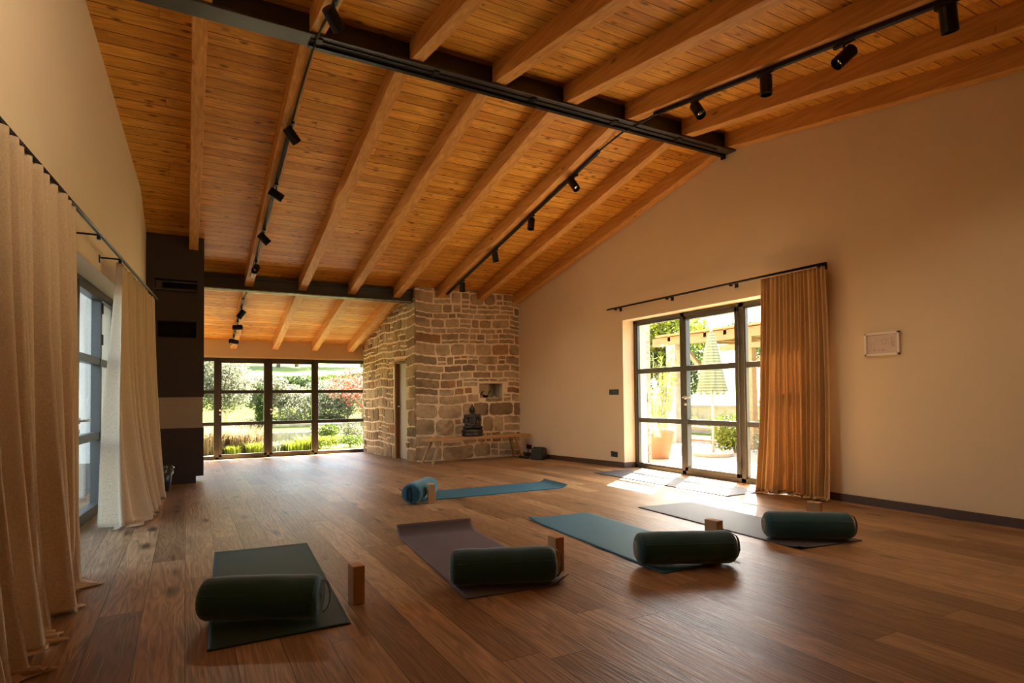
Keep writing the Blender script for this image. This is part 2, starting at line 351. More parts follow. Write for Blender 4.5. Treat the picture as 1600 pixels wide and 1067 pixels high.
# far wall: header over the windows plus flank
mb = MB(); mb.box((-.85, YF, 1.93), (3.67, YF+.3, ceil(YF)+.03)); mb.box((3.67, YF, -.4), (RWO, YF+.3, ceil(YF)+.03)); mb.box((-.85, YF, -.4), (-.60, YF+.3, 1.93))
struct(mb.build('wall_far', 'plaster'))
mb = MB(); mb.box((.15, YF-.012, 1.93), (3.56, YF-.0005, 1.962)); struct(mb.build('lit_reveal_strip', 'candle'))  # cream strip added so its colour stands in for the lit window-head reveal
# baseboards
mb = MB(); mb.box((RW-.014, 6.93, 0), (RW, 7.0, .075)); mb.hexa([(RW-.014, 7.0, 0), (RW, 7.0, 0), (RW, 9.98, flo(9.98)), (RW-.014, 9.98, flo(9.98)), (RW-.014, 7.0, .075), (RW, 7.0, .075), (RW, 9.98, flo(9.98)+.075), (RW-.014, 9.98, flo(9.98)+.075)])
mb.box((RW, 6.876, 0), (RW+.20, 6.89, .075)); mb.box((RW-.014, 6.876, 0), (RW, 6.93, .075))
mb.box((RW-.014, YB, 0), (RW, 3.95, .075)); struct(mb.build('baseboard_right', 'baseboard'))

# ------------------------------------------------------------------ stone walls
def stonework(origin, U, N, W, ztop, holes, seed, quoin=0.0, zb=0.0, dens=1.0, rows=None):
    """irregular rubble: returns mesh of stones in world coordinates; U horizontal dir, N outward normal"""
    rnd = random.Random(seed); mb = MB(); U = Vector(U); N = Vector(N); O = Vector(origin); Zv = Vector((0, 0, 1))
    z = zb+.01; cells = []
    while z < max(ztop(0), ztop(W)):
        h = rnd.choice([.10, .13, .16, .19, .22, .17])*dens
        if z < .9: h = rnd.choice([.16, .2, .26, .3])*dens
        u = 0.0; first = True
        while u < W-.03:
            w_ = rnd.uniform(.14, .40)*dens if h > .1 else rnd.uniform(.14, .34)*dens
            if first and quoin: w_ = rnd.uniform(.30, .55)
            if rnd.random() < .12: w_ *= 1.6
            w_ = min(w_, W-u)
            if W-u-w_ < .07: w_ = W-u
            if h > .15 and rnd.random() < .38 and not (first and quoin):
                k = rnd.uniform(.35, .65); cells.append((u, z, w_, h*k)); 
                if w_ > .22 and rnd.random() < .5: q = rnd.uniform(.4, .6); cells.append((u, z+h*k, w_*q, h*(1-k))); cells.append((u+w_*q, z+h*k, w_*(1-q), h*(1-k)))
                else: cells.append((u, z+h*k, w_, h*(1-k)))
            else: cells.append((u, z, w_, h))
            u += w_; first = False
        z += h
    wob = lambda u, z: (.018*sin(3.1*u+1.7*z+seed)+.010*sin(7.3*u-2.1*z), .020*sin(2.3*u+seed*2)+.010*sin(6.1*u+z))
    for (u, z, w_, h) in cells:
        g = rnd.uniform(.005, .012); tint = rnd.random(); dep = rnd.uniform(.010, .030)
        a0, a1, b0, b1 = u+g, u+w_-g, z+g, z+h-g
        if u < .01: a0 = u-.012
        if a1-a0 < .03 or b1-b0 < .02: continue
        uc, zc = (a0+a1)/2, (b0+b1)/2
        skip = False
        for (hu0, hu1, hz0, hz1) in holes:
            if a1 > hu0 and a0 < hu1 and b1 > hz0 and b0 < hz1:
                # trim
                if uc < hu0: a1 = min(a1, hu0)
                elif uc > hu1: a0 = max(a0, hu1)
                elif zc > hz1: b0 = max(b0, hz1)
                elif zc < hz0: b1 = min(b1, hz0)
                else: skip = True
        if skip or a1-a0 < .03 or b1-b0 < .02: continue
        zt = ztop(uc)+.05
        if b0 > zt: continue
        b1 = min(b1, zt)
        n1, n2 = max(3, int((a1-a0)/.035)), max(3, int((b1-b0)/.035)); rr = min(a1-a0, b1-b0)*rnd.uniform(.22, .42)
        vs = []; seedv = rnd.uniform(0, 100)
        for j in range(n2+1):
            for i in range(n1+1):
                ti = i/n1 if 1 < i < n1-1 else (0 if i == 0 else 1 if i == n1 else (.010/(a1-a0) if i == 1 else 1-.010/(a1-a0))); tj = j/n2 if 1 < j < n2-1 else (0 if j == 0 else 1 if j == n2 else (.010/(b1-b0) if j == 1 else 1-.010/(b1-b0)))
                x = a0+(a1-a0)*ti+.006*sin(j*2.1+seedv); y = b0+(b1-b0)*tj+.006*sin(i*1.7+seedv*2)
                # round corners of the outline
                ex = max(0, rr-min(x-a0, a1-x)); ey = max(0, rr-min(y-b0, b1-y))
                if ex > 0 and ey > 0:
                    d = hypot(ex, ey)
                    if d > rr: k = rr/d; sx = 1 if x > uc else -1; sy = 1 if y > zc else -1; x -= sx*ex*(1-k); y -= sy*ey*(1-k)
                edge = (i in (0, n1)) or (j in (0, n2))
                hgt = -.012 if edge else dep*(.75+.35*sin(x*31+seedv)*sin(y*37+seedv))
                e2 = (i in (1, n1-1)) or (j in (1, n2-1))
                if e2 and not edge: hgt *= .72
                wu, wz = wob(x, y); wz *= min(1, x/.2, max(0, (W-x))/.2) if W > .5 else 1
                wu *= min(1, x/.15, max(0, W-x)/.15)
                vs.append(O+U*(x+wu)+Zv*(y+wz)+N*hgt)
        fs = [(j*(n1+1)+i, j*(n1+1)+i+1, (j+1)*(n1+1)+i+1, (j+1)*(n1+1)+i) for j in range(n2) for i in range(n1)]
        mb.add(vs, fs, tint)
    return mb
SX = 3.56; SY = 10.0
zf = flo(SY)
ct = lambda y: ceil(y)-.004
# mortar body of the front face (niche hole x 4.81..5.30, z 1.05..1.32)
mb = MB()
def pris(x0, x1, y0, y1, z0, top=None):
    zt0, zt1 = (ct(y0), ct(y1)) if top is None else (top, top)
    mb.hexa([(x0, y0, z0), (x1, y0, z0), (x1, y1, z0), (x0, y1, z0), (x0, y0, zt0), (x1, y0, zt0), (x1, y1, zt1), (x0, y1, zt1)])
pris(SX, 4.81, SY, SY+.45, -.35); pris(5.30, RW, SY, SY+.45, -.35); pris(4.81, 5.30, SY, SY+.45, -.35, 1.05); pris(4.81, 5.30, SY, SY+.45, 1.32)
sf = struct(mb.build('wall_stone_front', 'mortar'))
mbs = stonework((SX, SY, 0), (1, 0, 0), (0, -1, 0), RW-SX, lambda u: ct(SY), [(1.24, 1.75, 1.04, 1.33)], 5, quoin=1, zb=zf)
mbs.build('stones', 'stone', sf)
# side face x=SX from y=10 to 13.5 with door opening y 10.52..11.2, z..1.76
mb = MB(); DY0, DY1, DZ = 10.50, 11.20, 1.755
pris(SX, SX+.45, SY+.45, DY0, -.4); pris(SX, SX+.45, DY0, DY1, DZ); pris(SX, SX+.45, DY1, YF, -.45)
ss = struct(mb.build('wall_stone_side', 'mortar'))
mbs = stonework((SX, SY, 0), (0, 1, 0), (-1, 0, 0), YF-SY, lambda u: ct(SY+u), [(DY0-SY-.01, DY1-SY+.01, -1, DZ+.01)], 11, quoin=1, zb=flo(13.5))
mbs.build('stones', 'stone', ss)
# niche lining
mb = MB(); mb.box((4.79, SY+.30, 1.03), (5.32, SY+.32, 1.34)); nb = struct(mb.build('trim_1', 'mirror'))
mb = MB(); mb.box((4.80, SY+.02, 1.035), (5.31, SY+.30, 1.05)); mb.build('niche_sill', 'baseboard', nb)
# door in the stone side
d3 = empty('door_3', (SX, DY0, flo(DY0))); struct(d3)
mb = MB(); mb.box((SX+.02, DY1-.03, flo(DY1)), (SX+.44, DY1, DZ)); mb.box((SX+.02, DY0, flo(DY0)), (SX+.44, DY0+.03, DZ)); mb.box((SX+.02, DY0, DZ-.03), (SX+.44, DY1, DZ)); mb.build('door_frame', 'jamb', d3, bevel=.003)
mb = MB(); mb.box((SX+.09, DY0+.03, flo(DY1)+.01), (SX+.13, DY1-.03, DZ-.03)); leaf = mb.build('door_leaf', 'slab', d3)
mb = MB(); mb.tube([(SX+.09, DY1-.09, .90), (SX+.04, DY1-.09, .90), (SX+.04, DY1-.20, .90)], .009, 8); mb.box((SX+.084, DY1-.11, .82), (SX+.09, DY1-.07, .96)); mb.build('door_handle', 'chrome', leaf)
mb = MB(); mb.box((SX-.03, DY0-.06, DZ), (SX+.1, DY1+.06, DZ+.035)); mb.build('lintel', 'bench', d3)

# ------------------------------------------------------------------ windows
def win(name, O, U, N, panels, zb, zt, rails, leaf=None, pane_mat='glass', fr=.055, dep=.07):
    """panels: list of (u0,u1,kind); kind 'fixed' or 'leaf'. rails: (z_lo,z_hi) pairs of transoms"""
    O = Vector(O); U = Vector(U).normalized(); N = Vector(N).normalized(); Zv = Vector((0, 0, 1))
    root = struct(empty(name, O))
    def bx(mb, u0, u1, z0, z1, n0, n1):
        c = O+U*((u0+u1)/2)+N*((n0+n1)/2); c.z = (z0+z1)/2
        mb.obox(c, U, N, Zv, abs(u1-u0)/2, abs(n1-n0)/2, abs(z1-z0)/2)
    ua, ub = panels[0][0], panels[-1][1]
    f = MB(); bx(f, ua, ub, zt-fr, zt, 0, dep); bx(f, ua, ub, zb, zb+.06, 0, dep); bx(f, ua, ua+fr, zb, zt, 0, dep); bx(f, ub-fr, ub, zb, zt, 0, dep)
    for (p, q, k) in panels[1:]: bx(f, p-.035, p+.035, zb, zt, 0, dep)
    f.build('window_frame', 'frame', root, bevel=.003)
    for (p, q, k) in panels:
        a = p+(fr if p == ua else .035); b = q-(fr if q == ub else .035); z0, z1 = zb+.06, zt-fr
        m = MB(); s = .05 if k == 'leaf' else .022; n0 = -.018 if k == 'leaf' else .01
        bx(m, a, a+s, z0, z1, n0, dep-.01); bx(m, b-s, b, z0, z1, n0, dep-.01); bx(m, a, b, z1-s, z1, n0, dep-.01); bx(m, a, b, z0, z0+s, n0, dep-.01)
        for (r0_, r1_) in rails: bx(m, a+s, b-s, r0_, r1_, n0+.006, dep-.016)
        lf = m.build('door_leaf' if k == 'leaf' else 'sash', 'frame', root, bevel=.003)
        zs = [z0+s]+[x for r in rails for x in r]+[z1-s]
        for i in range(0, len(zs), 2):
            g = MB(); bx(g, a+s-.004, b-s+.004, zs[i]-.004, zs[i+1]+.004, .030, .036); g.build('pane', pane_mat, lf)
        if k == 'leaf' and leaf:
            hs, hz, hs2 = leaf; u = a+.025 if hs == 'a' else b-.025; sg = 1 if hs == 'a' else -1
            h = MB(); hp = lambda du, dn, z: tuple(O+U*(u+du)+N*(n0-dn)+Zv*(z-O.z))
            h.tube([hp(0, 0, hz), hp(0, .05, hz), hp(sg*.03, .055, hz), hp(sg*.13, .055, hz)], .010, 10)
            h.tube([hp(0, .0, hz), hp(0, .012, hz)], .026, 14); h.tube([hp(0, 0, hz-.09), hp(0, .010, hz-.09)], .020, 14)
            h.build('door_handle', 'chrome', lf, smooth=True)
            uh = b+.004 if hs == 'a' else a-.004
            for zz in (z1-.12, z1-.42, z0+.15):
                q_ = MB(); bx(q_, uh-.012, uh+.012, zz-.05, zz+.05, n0-.008, n0+.004); q_.build('hinge', 'steel', lf)
    return root
# right: three panels on plane x=5.93
win('window_1', (5.885, 6.889, 0), (0, -1, 0), (1, 0, 0), [(0, .995, 'fixed'), (.995, 1.965, 'leaf'), (1.965, 2.938, 'fixed')], -.01, 2.179, [(.67, .735), (1.385, 1.455)], leaf=('a', 1.03, 0))
# far wall: four panels on plane y=13.5 + .07
win('window_2', (-.53, YF+.05, 0), (1, 0, 0), (0, 1, 0), [(0, 1.09, 'fixed'), (1.09, 2.065, 'leaf'), (2.065, 3.04, 'leaf'), (3.04, 4.18, 'fixed')], -.175, 1.928, [(.53, .60), (1.19, 1.26)], leaf=('a', .85, 0))
# left: three panels on offset plane
Ud = Vector((.078, 1, 0)).normalized(); Nd = Vector((-1, .078, 0)).normalized()
Ol = Vector((lx(2.95), 2.95, 0))+Nd*.17
win('window_3', Ol, Ud, Nd, [(0, 1.0, 'fixed'), (1.0, 2.006, 'fixed'), (2.006, 2.936, 'fixed'), (2.936, 3.906, 'leaf'), (3.906, 4.816, 'fixed')], 0.0, 2.118, [(.70, .77), (1.40, 1.47)], leaf=('a', .90, 0))

# ------------------------------------------------------------------ roof timbers and steel
ordn = ['first', 'second', 'third', 'fourth', 'fifth', 'sixth', 'seventh', 'eighth']
def rafter(x0, x1, y0, y1, label, group):
    m = MB(); xc, yc = (x0+x1)/2, (y0+y1)/2
    m.hexa([(x0, y0, raf(y0)), (x1, y0, raf(y0)), (x1, y1, raf(y1)), (x0, y1, raf(y1)), (x0, y0, ceil(y0)+.005), (x1, y0, ceil(y0)+.005), (x1, y1, ceil(y1)+.005), (x0, y1, ceil(y1)+.005)])
    tag(m.build('rafter', 'rafter', bevel=.004, loc=(xc, yc, raf(yc))), label, 'beam', group)
FX = [(.03, .14), (.80, .925), (1.605, 1.73), (2.41, 2.54), (3.20, 3.33), (3.975, 4.11), (4.775, 4.90), (5.54, 5.668)]
for i, (a, b) in enumerate(FX):
    ye = 9.14 if i == 0 else (10.13 if i < 5 else SY+.004)
    end = {0: 'ending on the dark column'}.get(i, 'ending on the lower steel beam' if i < 5 else 'ending on the stone wall')
    rafter(a, b, 4.905, ye, f'{ordn[i]} wooden rafter from the left beyond the ridge beam, {end}', 'rafters beyond the ridge beam')
for i, (a, b) in enumerate(FX[1:5]):
    rafter(a, b, 10.17, YF-.001, f'{ordn[i]} wooden rafter from the left between lower steel beam and far window wall', 'rafters over the far windows')
NX = [(.05, .16), (.85, .965), (1.68, 1.79), (2.48, 2.60), (3.27, 3.40), (4.05, 4.18), (4.86, 4.99), (5.55, 5.668)]
for i, (a, b) in enumerate(NX):
    rafter(a, b, YB, 4.825, f'{ordn[i]} wooden rafter from the left on the near side of the ridge beam', 'rafters on the near side')
# steel ridge beam
m = MB(); z0 = 3.935
m.box((-.75, 4.77, z0), (RW-.002, 4.96, z0+.018)); m.box((-.75, 4.855, z0+.018), (RW-.002, 4.875, 4.145))
tag(m.build('steel_beam', 'steel', bevel=.003), 'dark steel ridge beam crossing the ceiling from left wall to right wall', 'beam')
m = MB(); m.box((.86, 4.90, z0-.024), (RW-.03, 4.945, z0)); m.box((.86, 4.83, z0-.01), (RW-.25, 4.845, z0))
for xx in (.9, 1.9, 2.9, 3.9, 4.8): m.box((xx, 4.80, z0-.012), (xx+.05, 4.95, z0))
m.box((RW-.06, 4.90, z0-.05), (RW-.03, 4.95, z0))
tag(m.build('cable_channel', 'black'), 'thin black cable channel clipped under the steel ridge beam', 'cable channel')
# lower steel beam
m = MB(); z1 = 2.762
m.box((-.44, 10.07, z1), (SX-.0, 10.23, z1+.022)); m.box((-.44, 10.14, z1+.022), (SX-.0, 10.16, ceil(10.16)-.02)); m.box((-.44, 10.09, ceil(10.2)-.055), (SX-.0, 10.21, ceil(10.21)-.004))
tag(m.build('steel_beam', 'steel', bevel=.003), 'dark lower steel beam running from the dark column to the stone wall corner', 'beam')
m = MB(); m.box((.20, 10.055, z1+.004), (SX-.05, 10.068, z1+.016)); tag(m.build('metal_strip', 'chrome'), 'thin shiny strip along the front edge of the lower steel beam', 'strip')

# ------------------------------------------------------------------ dark column
e = empty('dark_column', (-.12, 9.2, flo(9.0))); tag(e, 'tall dark brown chimney column with slots and a taupe band beside the left wall', 'column')
YC = 9.0; cx0, cx1 = -.458, .212
m = MB(); zt = ceil(9.0)-.01; zt2 = ceil(9.55)-.01
def colseg(z0, z1): m.box((cx0, YC, z0), (cx1, 9.55, z1))
m.box((cx0, YC+.02, flo(9)-.01), (cx1-.09, 9.5, .045)); colseg(.045, .69); colseg(1.10, 1.895)
m.box((cx0, YC, 1.895), (-.335, 9.55, 2.11)); m.box((.12, YC, 1.895), (cx1, 9.55, 2.11)); m.box((-.335, YC+.25, 1.895), (.12, 9.55, 2.11))
colseg(2.11, 2.50); m.box((cx0, YC, 2.50), (-.36, 9.55, 2.665)); m.box((.132, YC, 2.50), (cx1, 9.55, 2.665)); m.box((-.36, YC+.3, 2.50), (.132, 9.55, 2.665))
m.hexa([(cx0, YC, 2.665), (cx1, YC, 2.665), (cx1, 9.55, 2.665), (cx0, 9.55, 2.665), (cx0, YC, zt), (cx1, YC, zt), (cx1, 9.55, zt2), (cx0, 9.55, zt2)])
m.build('body', 'column', e)
m = MB(); m.box((cx0, YC-.012, .69), (cx1-.012, 9.54, 1.10)); m.build('band', 'columnband', e)['label'] = 'taupe band'
m = MB(); m.box((-.36, YC+.012, 2.515), (.132, YC+.03, 2.545)); m.box((-.36, YC+.05, 2.63), (.132, YC+.07, 2.65)); m.box((-.35, YC+.03, 2.55), (-.28, YC+.12, 2.64)); m.build('vent_grille', 'steel', e)
# shelf left/right of slot
m = MB(); m.box((-.335, YC+.2, 1.90), (.12, YC+.24, 2.105)); m.build('slot_panel', 'dark', e)  # near-black panel set at the back of the slot

# ------------------------------------------------------------------ track lights
def track(p0, p1, label, w_=.034, h_=.034):
    m = MB(); p0 = Vector(p0); p1 = Vector(p1); d = (p1-p0); L = d.length; c = (p0+p1)/2
    az = d.cross(Vector((1, 0, 0))).normalized()
    m.obox(c, (1, 0, 0), d, az, w_/2, L/2, h_/2); m.obox(c-az*(h_/2 if az.z > 0 else -h_/2), (1, 0, 0), d, az, .004, L/2-.05, .003)
    tag(m.build('light_track', 'black', bevel=.002, loc=c), label, 'light track')
track((.885, 6.0, raf(6.0)-.02), (.862, 9.7, raf(9.7)-.02), 'black spotlight track under the second rafter, long run down to the lower steel beam')
track((.82, 10.6, raf(10.6)-.02), (.80, 13.1, raf(13.1)-.02), 'short black spotlight track on the leftmost rafter over the far windows')
track((4.11, 5.35, raf(5.35)-.02), (4.07, 9.75, raf(9.75)-.02), 'black spotlight track under the sixth rafter, ending at the stone wall')
track((4.12, -1.5, raf(-1.5)-.02), (4.12, 4.45, raf(4.45)-.02), 'black spotlight track at upper right on the near side of the ridge beam')
track((.88, .5, raf(.5)-.02), (.91, 4.2, raf(4.2)-.02), 'black spotlight track at the top left on the near side of the ridge beam')
def cable(pts, label, r=.006):
    m = MB(); m.tube(pts, r, 8); tag(m.build('power_cable', 'black', smooth=True), label, 'cable')
cable([(.885, 6.05, raf(6.05)-.014), (.895, 5.3, raf(5.3)-.012), (.9, 4.97, z0-.014), (.9, 4.86, z0-.022)], 'thin black power cable from the ridge beam down the second rafter', .010)
cable([(.9, 4.80, z0-.016), (.91, 4.6, raf(4.6)-.014), (.91, 4.15, raf(4.15)-.014)], 'thin black power cable joining ridge beam and the top left track', .010)
cable([(4.11, 5.40, raf(5.4)-.014), (4.12, 5.1, raf(5.1)-.03), (4.14, 4.95, z0-.014), (4.15, 4.86, z0-.024)], 'thin black power cable from the ridge beam to the track on the sixth rafter', .010)
cable([(4.15, 4.80, z0-.02), (4.14, 4.65, raf(4.65)-.045), (4.12, 4.40, raf(4.4)-.02)], 'thin black power cable from the ridge beam to the upper right track', .010)
cable([(.845, 10.25, z1-.01), (.845, 10.35, raf(10.35)-.012), (.82, 10.65, raf(10.65)-.014)], 'thin black power cable between the lower steel beam and the far track', .008)
def spot(P, aim, label, group, hang=.075, pw=7):
    """P: point on the track underside; aim: direction the head points to"""
    P = Vector(P); e = empty('track_spotlight', P); tag(e, label, 'spotlight', group)
    m = MB(); m.obox(P+Vector((0, 0, -.008)), (1, 0, 0), (0, 1, 0), (0, 0, 1), .015, .075, .010); m.build('adapter', 'black', e, bevel=.002)
    a = Vector(aim).normalized(); c = P+Vector((0, 0, -hang-.03))
    m = MB(); m.tube([P+Vector((0, 0, -.015)), P+Vector((0, 0, -hang*.8)), c-a*.02], .007, 8); m.build('bracket', 'black', e, smooth=True)
    b = a.cross(Vector((0, 0, 1)) if abs(a.z) < .95 else Vector((1, 0, 0))).normalized(); cc = a.cross(b)
    R = Matrix((b, cc, a)).transposed(); r = .047; L = .155
    prof = [(0.001, -L/2), (r-.004, -L/2), (r, -L/2+.004), (r, L/2), (r-.005, L/2), (r-.007, L/2-.03), (.028, L/2-.035), (.001, L/2-.036)]
    m = MB(); m.lathe(prof, seg=28, cap=False); m.v = [tuple(c+R@Vector(v)) for v in m.v]; o = m.build('lamp_head', 'black', e, smooth=True)
    mm = o.modifiers.new('e', 'EDGE_SPLIT'); mm.split_angle = radians(35)
    m = MB(); m.lathe([(.001, L/2-.022), (.020, L/2-.022), (.027, L/2-.030)], seg=20, cap=False); m.v = [tuple(c+R@Vector(v)) for v in m.v]; m.build('lens', 'lens', e, smooth=True)
    d = bpy.data.lights.new('spotlight_lamp', 'SPOT'); d.energy = pw; d.color = (1.0, .82, .58); d.spot_size = radians(110); d.spot_blend = 1.0; d.shadow_soft_size = .03
    lo = bpy.data.objects.new('spotlight_lamp', d); COL.objects.link(lo); lo.parent = e; lo.location = (c+a*(L/2+.01))-P; lo.rotation_euler = a.to_track_quat('-Z', 'Y').to_euler()
    return e
g1 = 'spotlights on the left tracks'; g2 = 'spotlights on the right tracks'
spot((.886, 5.95, raf(5.95)-.035), (.75, .15, -.9), 'black spotlight nearest the ridge beam on the long left track', g1)
spot((.88, 7.05, raf(7.05)-.035), (.9, .1, -.45), 'black spotlight second from the ridge beam on the long left track', g1, pw=4)
spot((.872, 8.15, raf(8.15)-.035), (.75, .1, -.7), 'black spotlight third from the ridge beam on the long left track', g1)
spot((.865, 9.1, raf(9.1)-.035), (-.25, -.75, -.5), 'black spotlight at the far end of the long left track, lens facing the camera', g1)
spot((.82, 11.0, raf(11.0)-.035), (-.55, .1, -.8), 'black spotlight nearest the lower steel beam on the far left track', g1, pw=5)
spot((.812, 11.7, raf(11.7)-.035), (.85, -.3, .05), 'black spotlight in the middle of the far left track, pointing right', g1, pw=2)
spot((.805, 12.55, raf(12.55)-.035), (-.9, -.35, .12), 'black spotlight nearest the far window wall on the far left track', g1, pw=2)
spot((4.105, 5.85, raf(5.85)-.035), (.12, -.55, -.75), 'black spotlight nearest the ridge beam on the sixth rafter, lens visible', g2)
spot((4.095, 6.85, raf(6.85)-.035), (-.2, -.15, -1), 'black spotlight second from the ridge beam on the sixth rafter', g2)
spot((4.085, 7.9, raf(7.9)-.035), (.22, .1, -1), 'black spotlight third from the ridge beam on the sixth rafter', g2)
spot((4.075, 9.1, raf(9.1)-.035), (0, .02, -1), 'black spotlight close to the stone wall on the sixth rafter', g2)
spot((4.12, 3.88, raf(3.88)-.035), (-.05, -.55, -.85), 'black spotlight just before the ridge beam at right, lens facing the camera', g2)
spot((4.12, 3.15, raf(3.15)-.035), (0, 0, -1), 'black spotlight hanging straight down, second before the ridge beam at right', g2)
spot((4.12, 2.50, raf(2.5)-.035), (-.62, .35, -.65), 'black spotlight tilted to the left on the upper right track', g2, pw=4)
spot((4.12, 1.84, raf(1.84)-.035), (.28, .05, -1), 'large looking black spotlight at the top right corner of the view', g2)
spot((.90, 4.18, raf(4.18)-.035), (.62, .55, -.55), 'black spotlight at the top left just before the ridge beam', g1, pw=6)

spot((.89, 2.3, raf(2.3)-.035), (-.85, .50, -.12), 'added black spotlight above the view on the near left track, brightening the left wall', g1, pw=30)  # unseen extra spotlight, added only to brighten the left wall
# ------------------------------------------------------------------ curtains and rods
def rodset(P0, P1, wn_, z, brs, label, plates):
    e = empty('curtain_rod', ((P0[0]+P1[0])/2, (P0[1]+P1[1])/2, z)); tag(e, label, 'curtain rod')
    m = MB(); m.tube([(*P0, z), (*P1, z)], .013, 12)
    m.build('rod', 'black', e, smooth=True)
    for (x, y, wx) in brs:
        m = MB(); m.tube([(x, y, z), (wx, y, z)], .007, 8); m.obox(((wx), y, z-.012), (1, 0, 0), (0, 1, 0), (0, 0, 1), .004, .022, .030); m.obox((x, y, z-.02), (1, 0, 0), (0, 1, 0), (0, 0, 1), .012, .016, .012); m.build('bracket', 'black', e)
ro = .145
rodset((RW-.10, 7.12), (RW-.10, 3.62), None, 2.362, [(RW-.10, y, RW-.004) for y in (6.92, 5.85, 4.80, 3.70)], 'long thin black curtain rod above the right glass door', 1)
rodset((lx(1.3)+ro, 1.3), (lx(7.98)+ro+.02, 7.98), None, 2.235, [(lx(y)+ro, y, lx(y)+.004) for y in (5.05, 5.85, 7.9, 2.4)], 'long black curtain rod along the left wall above the glazed door', 1)

def curtain(label, A, B, n, z_top, nf, amp, seed, mat, hem, puddle, width_uv, top_in=.0, nu=None, nv=70, sway=None):
    rnd = random.Random(seed); A = Vector((*A, 0)); B = Vector((*B, 0)); n = Vector((*n, 0)).normalized(); U = (B-A).normalized(); L = (B-A).length
    ph = [rnd.uniform(0, 6.28) for _ in range(8)]; nu = nu or nf*14
    def fold(s, t):
        s = s+.006*sin(s*nf*2.3+ph[4])*t+.004*sin(t*5+s*30)*t
        x = s*nf+.22*sin(s*9+ph[0])+.14*sin(s*23+ph[1])
        a = sin(2*pi*x); a = math.copysign(abs(a)**.85, a)*(1+.35*sin(s*nf*1.9+ph[5]))
        b = .45*sin(2*pi*x*.5+ph[2]+t*.8)*t+.25*sin(2*pi*x*1.6+ph[3])*t
        return a*(.55+.45*t)+b
    pts = []; uvs = []
    zs = []
    m = MB()
    def P(s, v):
        uvs.append((s*width_uv, v*z_top))
        hs = 1.0-puddle/(z_top+puddle)
        lean = hem(s)
        if v <= hs:
            t = v/hs; z = z_top*(1-t)+.012*t
            am = amp*(.6+.75*t); out = fold(s, t)*am+lean*t**3
            along = .35*amp*cos(2*pi*(s*nf+.18*sin(s*9+ph[0])))*(t-.1)*.6
            if sway: d = sway(s, t); out += d[0]; along += d[1]
            if t < .03: z -= 0
            return A+U*(s*L+along)+n*out+Vector((0, 0, z))
        q = (v-hs)/(1-hs); z = .012+.034*abs(sin(q*pi*2.0+.8*sin(s*nf*2.2+ph[3])))*(1-.4*q)*(1+.5*sin(s*nf*2.1+ph[4]))*min(1, q*5)
        t = 1; am = amp*1.35; out = fold(s, 1)*am*(1-.75*q)+lean+puddle*(.42+.28*sin(2*pi*s*nf/3.4+ph[6])+.05*sin(2*pi*s*nf/1.6+ph[5]))*q+.008*sin(s*40+q*5)*q
        along = .35*amp*cos(2*pi*(s*nf+.18*sin(s*9+ph[0])))*.54+.03*sin(q*3+s*nf*1.1+ph[7])*q
        if sway: d = sway(s, 1); out += d[0]; along += d[1]
        return A+U*(s*L+along)+n*out+Vector((0, 0, max(.006, z*(1-q*.6))))
    m.grid(P, nu, nv)
    c = (A+B)/2
    o = m.build('curtain', mat, smooth=True, loc=(c.x, c.y, 0), solid=.0022, uvf=uvs)
    return tag(o, label, 'curtain')
y0c, y1c = 1.5, 4.42
curtain('heavy beige linen curtain along the left wall nearest the camera, hem pooling on floor', (lx(y0c)+ro, y0c), (lx(y1c)+ro+.0, y1c), (1, -.078), 2.222, 23, .072, 3, 'linen',
        lambda s: .03+.05*sin(s*5), .26, 6.0)
curtain('beige linen curtain on the left wall next to the dark column, hem flaring out', (lx(5.88)+ro-.02, 5.88), (lx(7.97)+ro-.01, 7.97), (1, -.078), 2.222, 15, .060, 8, 'linen',
        lambda s: .20*(1-s)**1.3*(1 if s > .04 else s/.04*.6+.4)+.02, .12, 5.0, sway=lambda s, t: (-.20*(1-s)**8*t**1.5, -.03*(1-s)*t**2))
curtain('golden linen curtain gathered at the right end of the rod beside the right glass door', (RW-.10, 4.385), (RW-.10, 3.635), (-1, 0), 2.335, 17, .042, 21, 'linen_gold',
        lambda s: .03+.05*sin(s*6.5+.5), .14, 4.0, nu=260, sway=lambda s, t: (.035*sin(s*9+1)*t*t, .035*sin(t*3.0)*(s-.5)*.8+.04*(s-.5)*t))

# ------------------------------------------------------------------ small wall fittings
def plate(x, y, z, axis, w_, h_, label, cat, rock):
    e = empty('light_switch' if cat == 'switch' else 'power_socket', (x, y, z)); tag(e, label, cat)
    m = MB(); t_ = .009
    def bb(a0, a1, z0_, z1_, d0, d1):
        if axis == 'x': m.box((x-d1, y+a0, z+z0_), (x-d0, y+a1, z+z1_))
        else: m.box((x+a0, y-d1, z+z0_), (x+a1, y-d0, z+z1_))
    bb(-w_/2, w_/2, -h_/2, h_/2, 0, t_); m.build('face_plate', 'socket', e, bevel=.002)
    k = max(1, round(w_/h_))
    for i in range(k):
        m = MB(); c = -w_/2+w_*(i+.5)/k; r = min(w_/k, h_)*.33; bb(c-r, c+r, -r, r, t_, t_+.004); m.build('rocker' if cat == 'switch' else 'outlet', 'blackplastic', e, bevel=.001)
plate(RW, 7.11, 1.118, 'x', .22, .082, 'wide black light switch on the right wall beside the glass door', 'switch', 1)
plate(RW, 7.12, .180, 'x', .155, .082, 'black double socket low on the right wall beside the glass door', 'socket', 0)
plate(RW, 9.66, .118, 'x', .19, .085, 'black socket low on the right wall behind the bench', 'socket', 0)
plate(SX-.03, 13.28, .93, 'x', .07, .10, 'small black switch at the end of the stone side wall by the far window', 'switch', 0)
plate(SX-.03, 13.28, .07, 'x', .07, .10, 'small black socket near the floor at the end of the stone side wall', 'socket', 0)
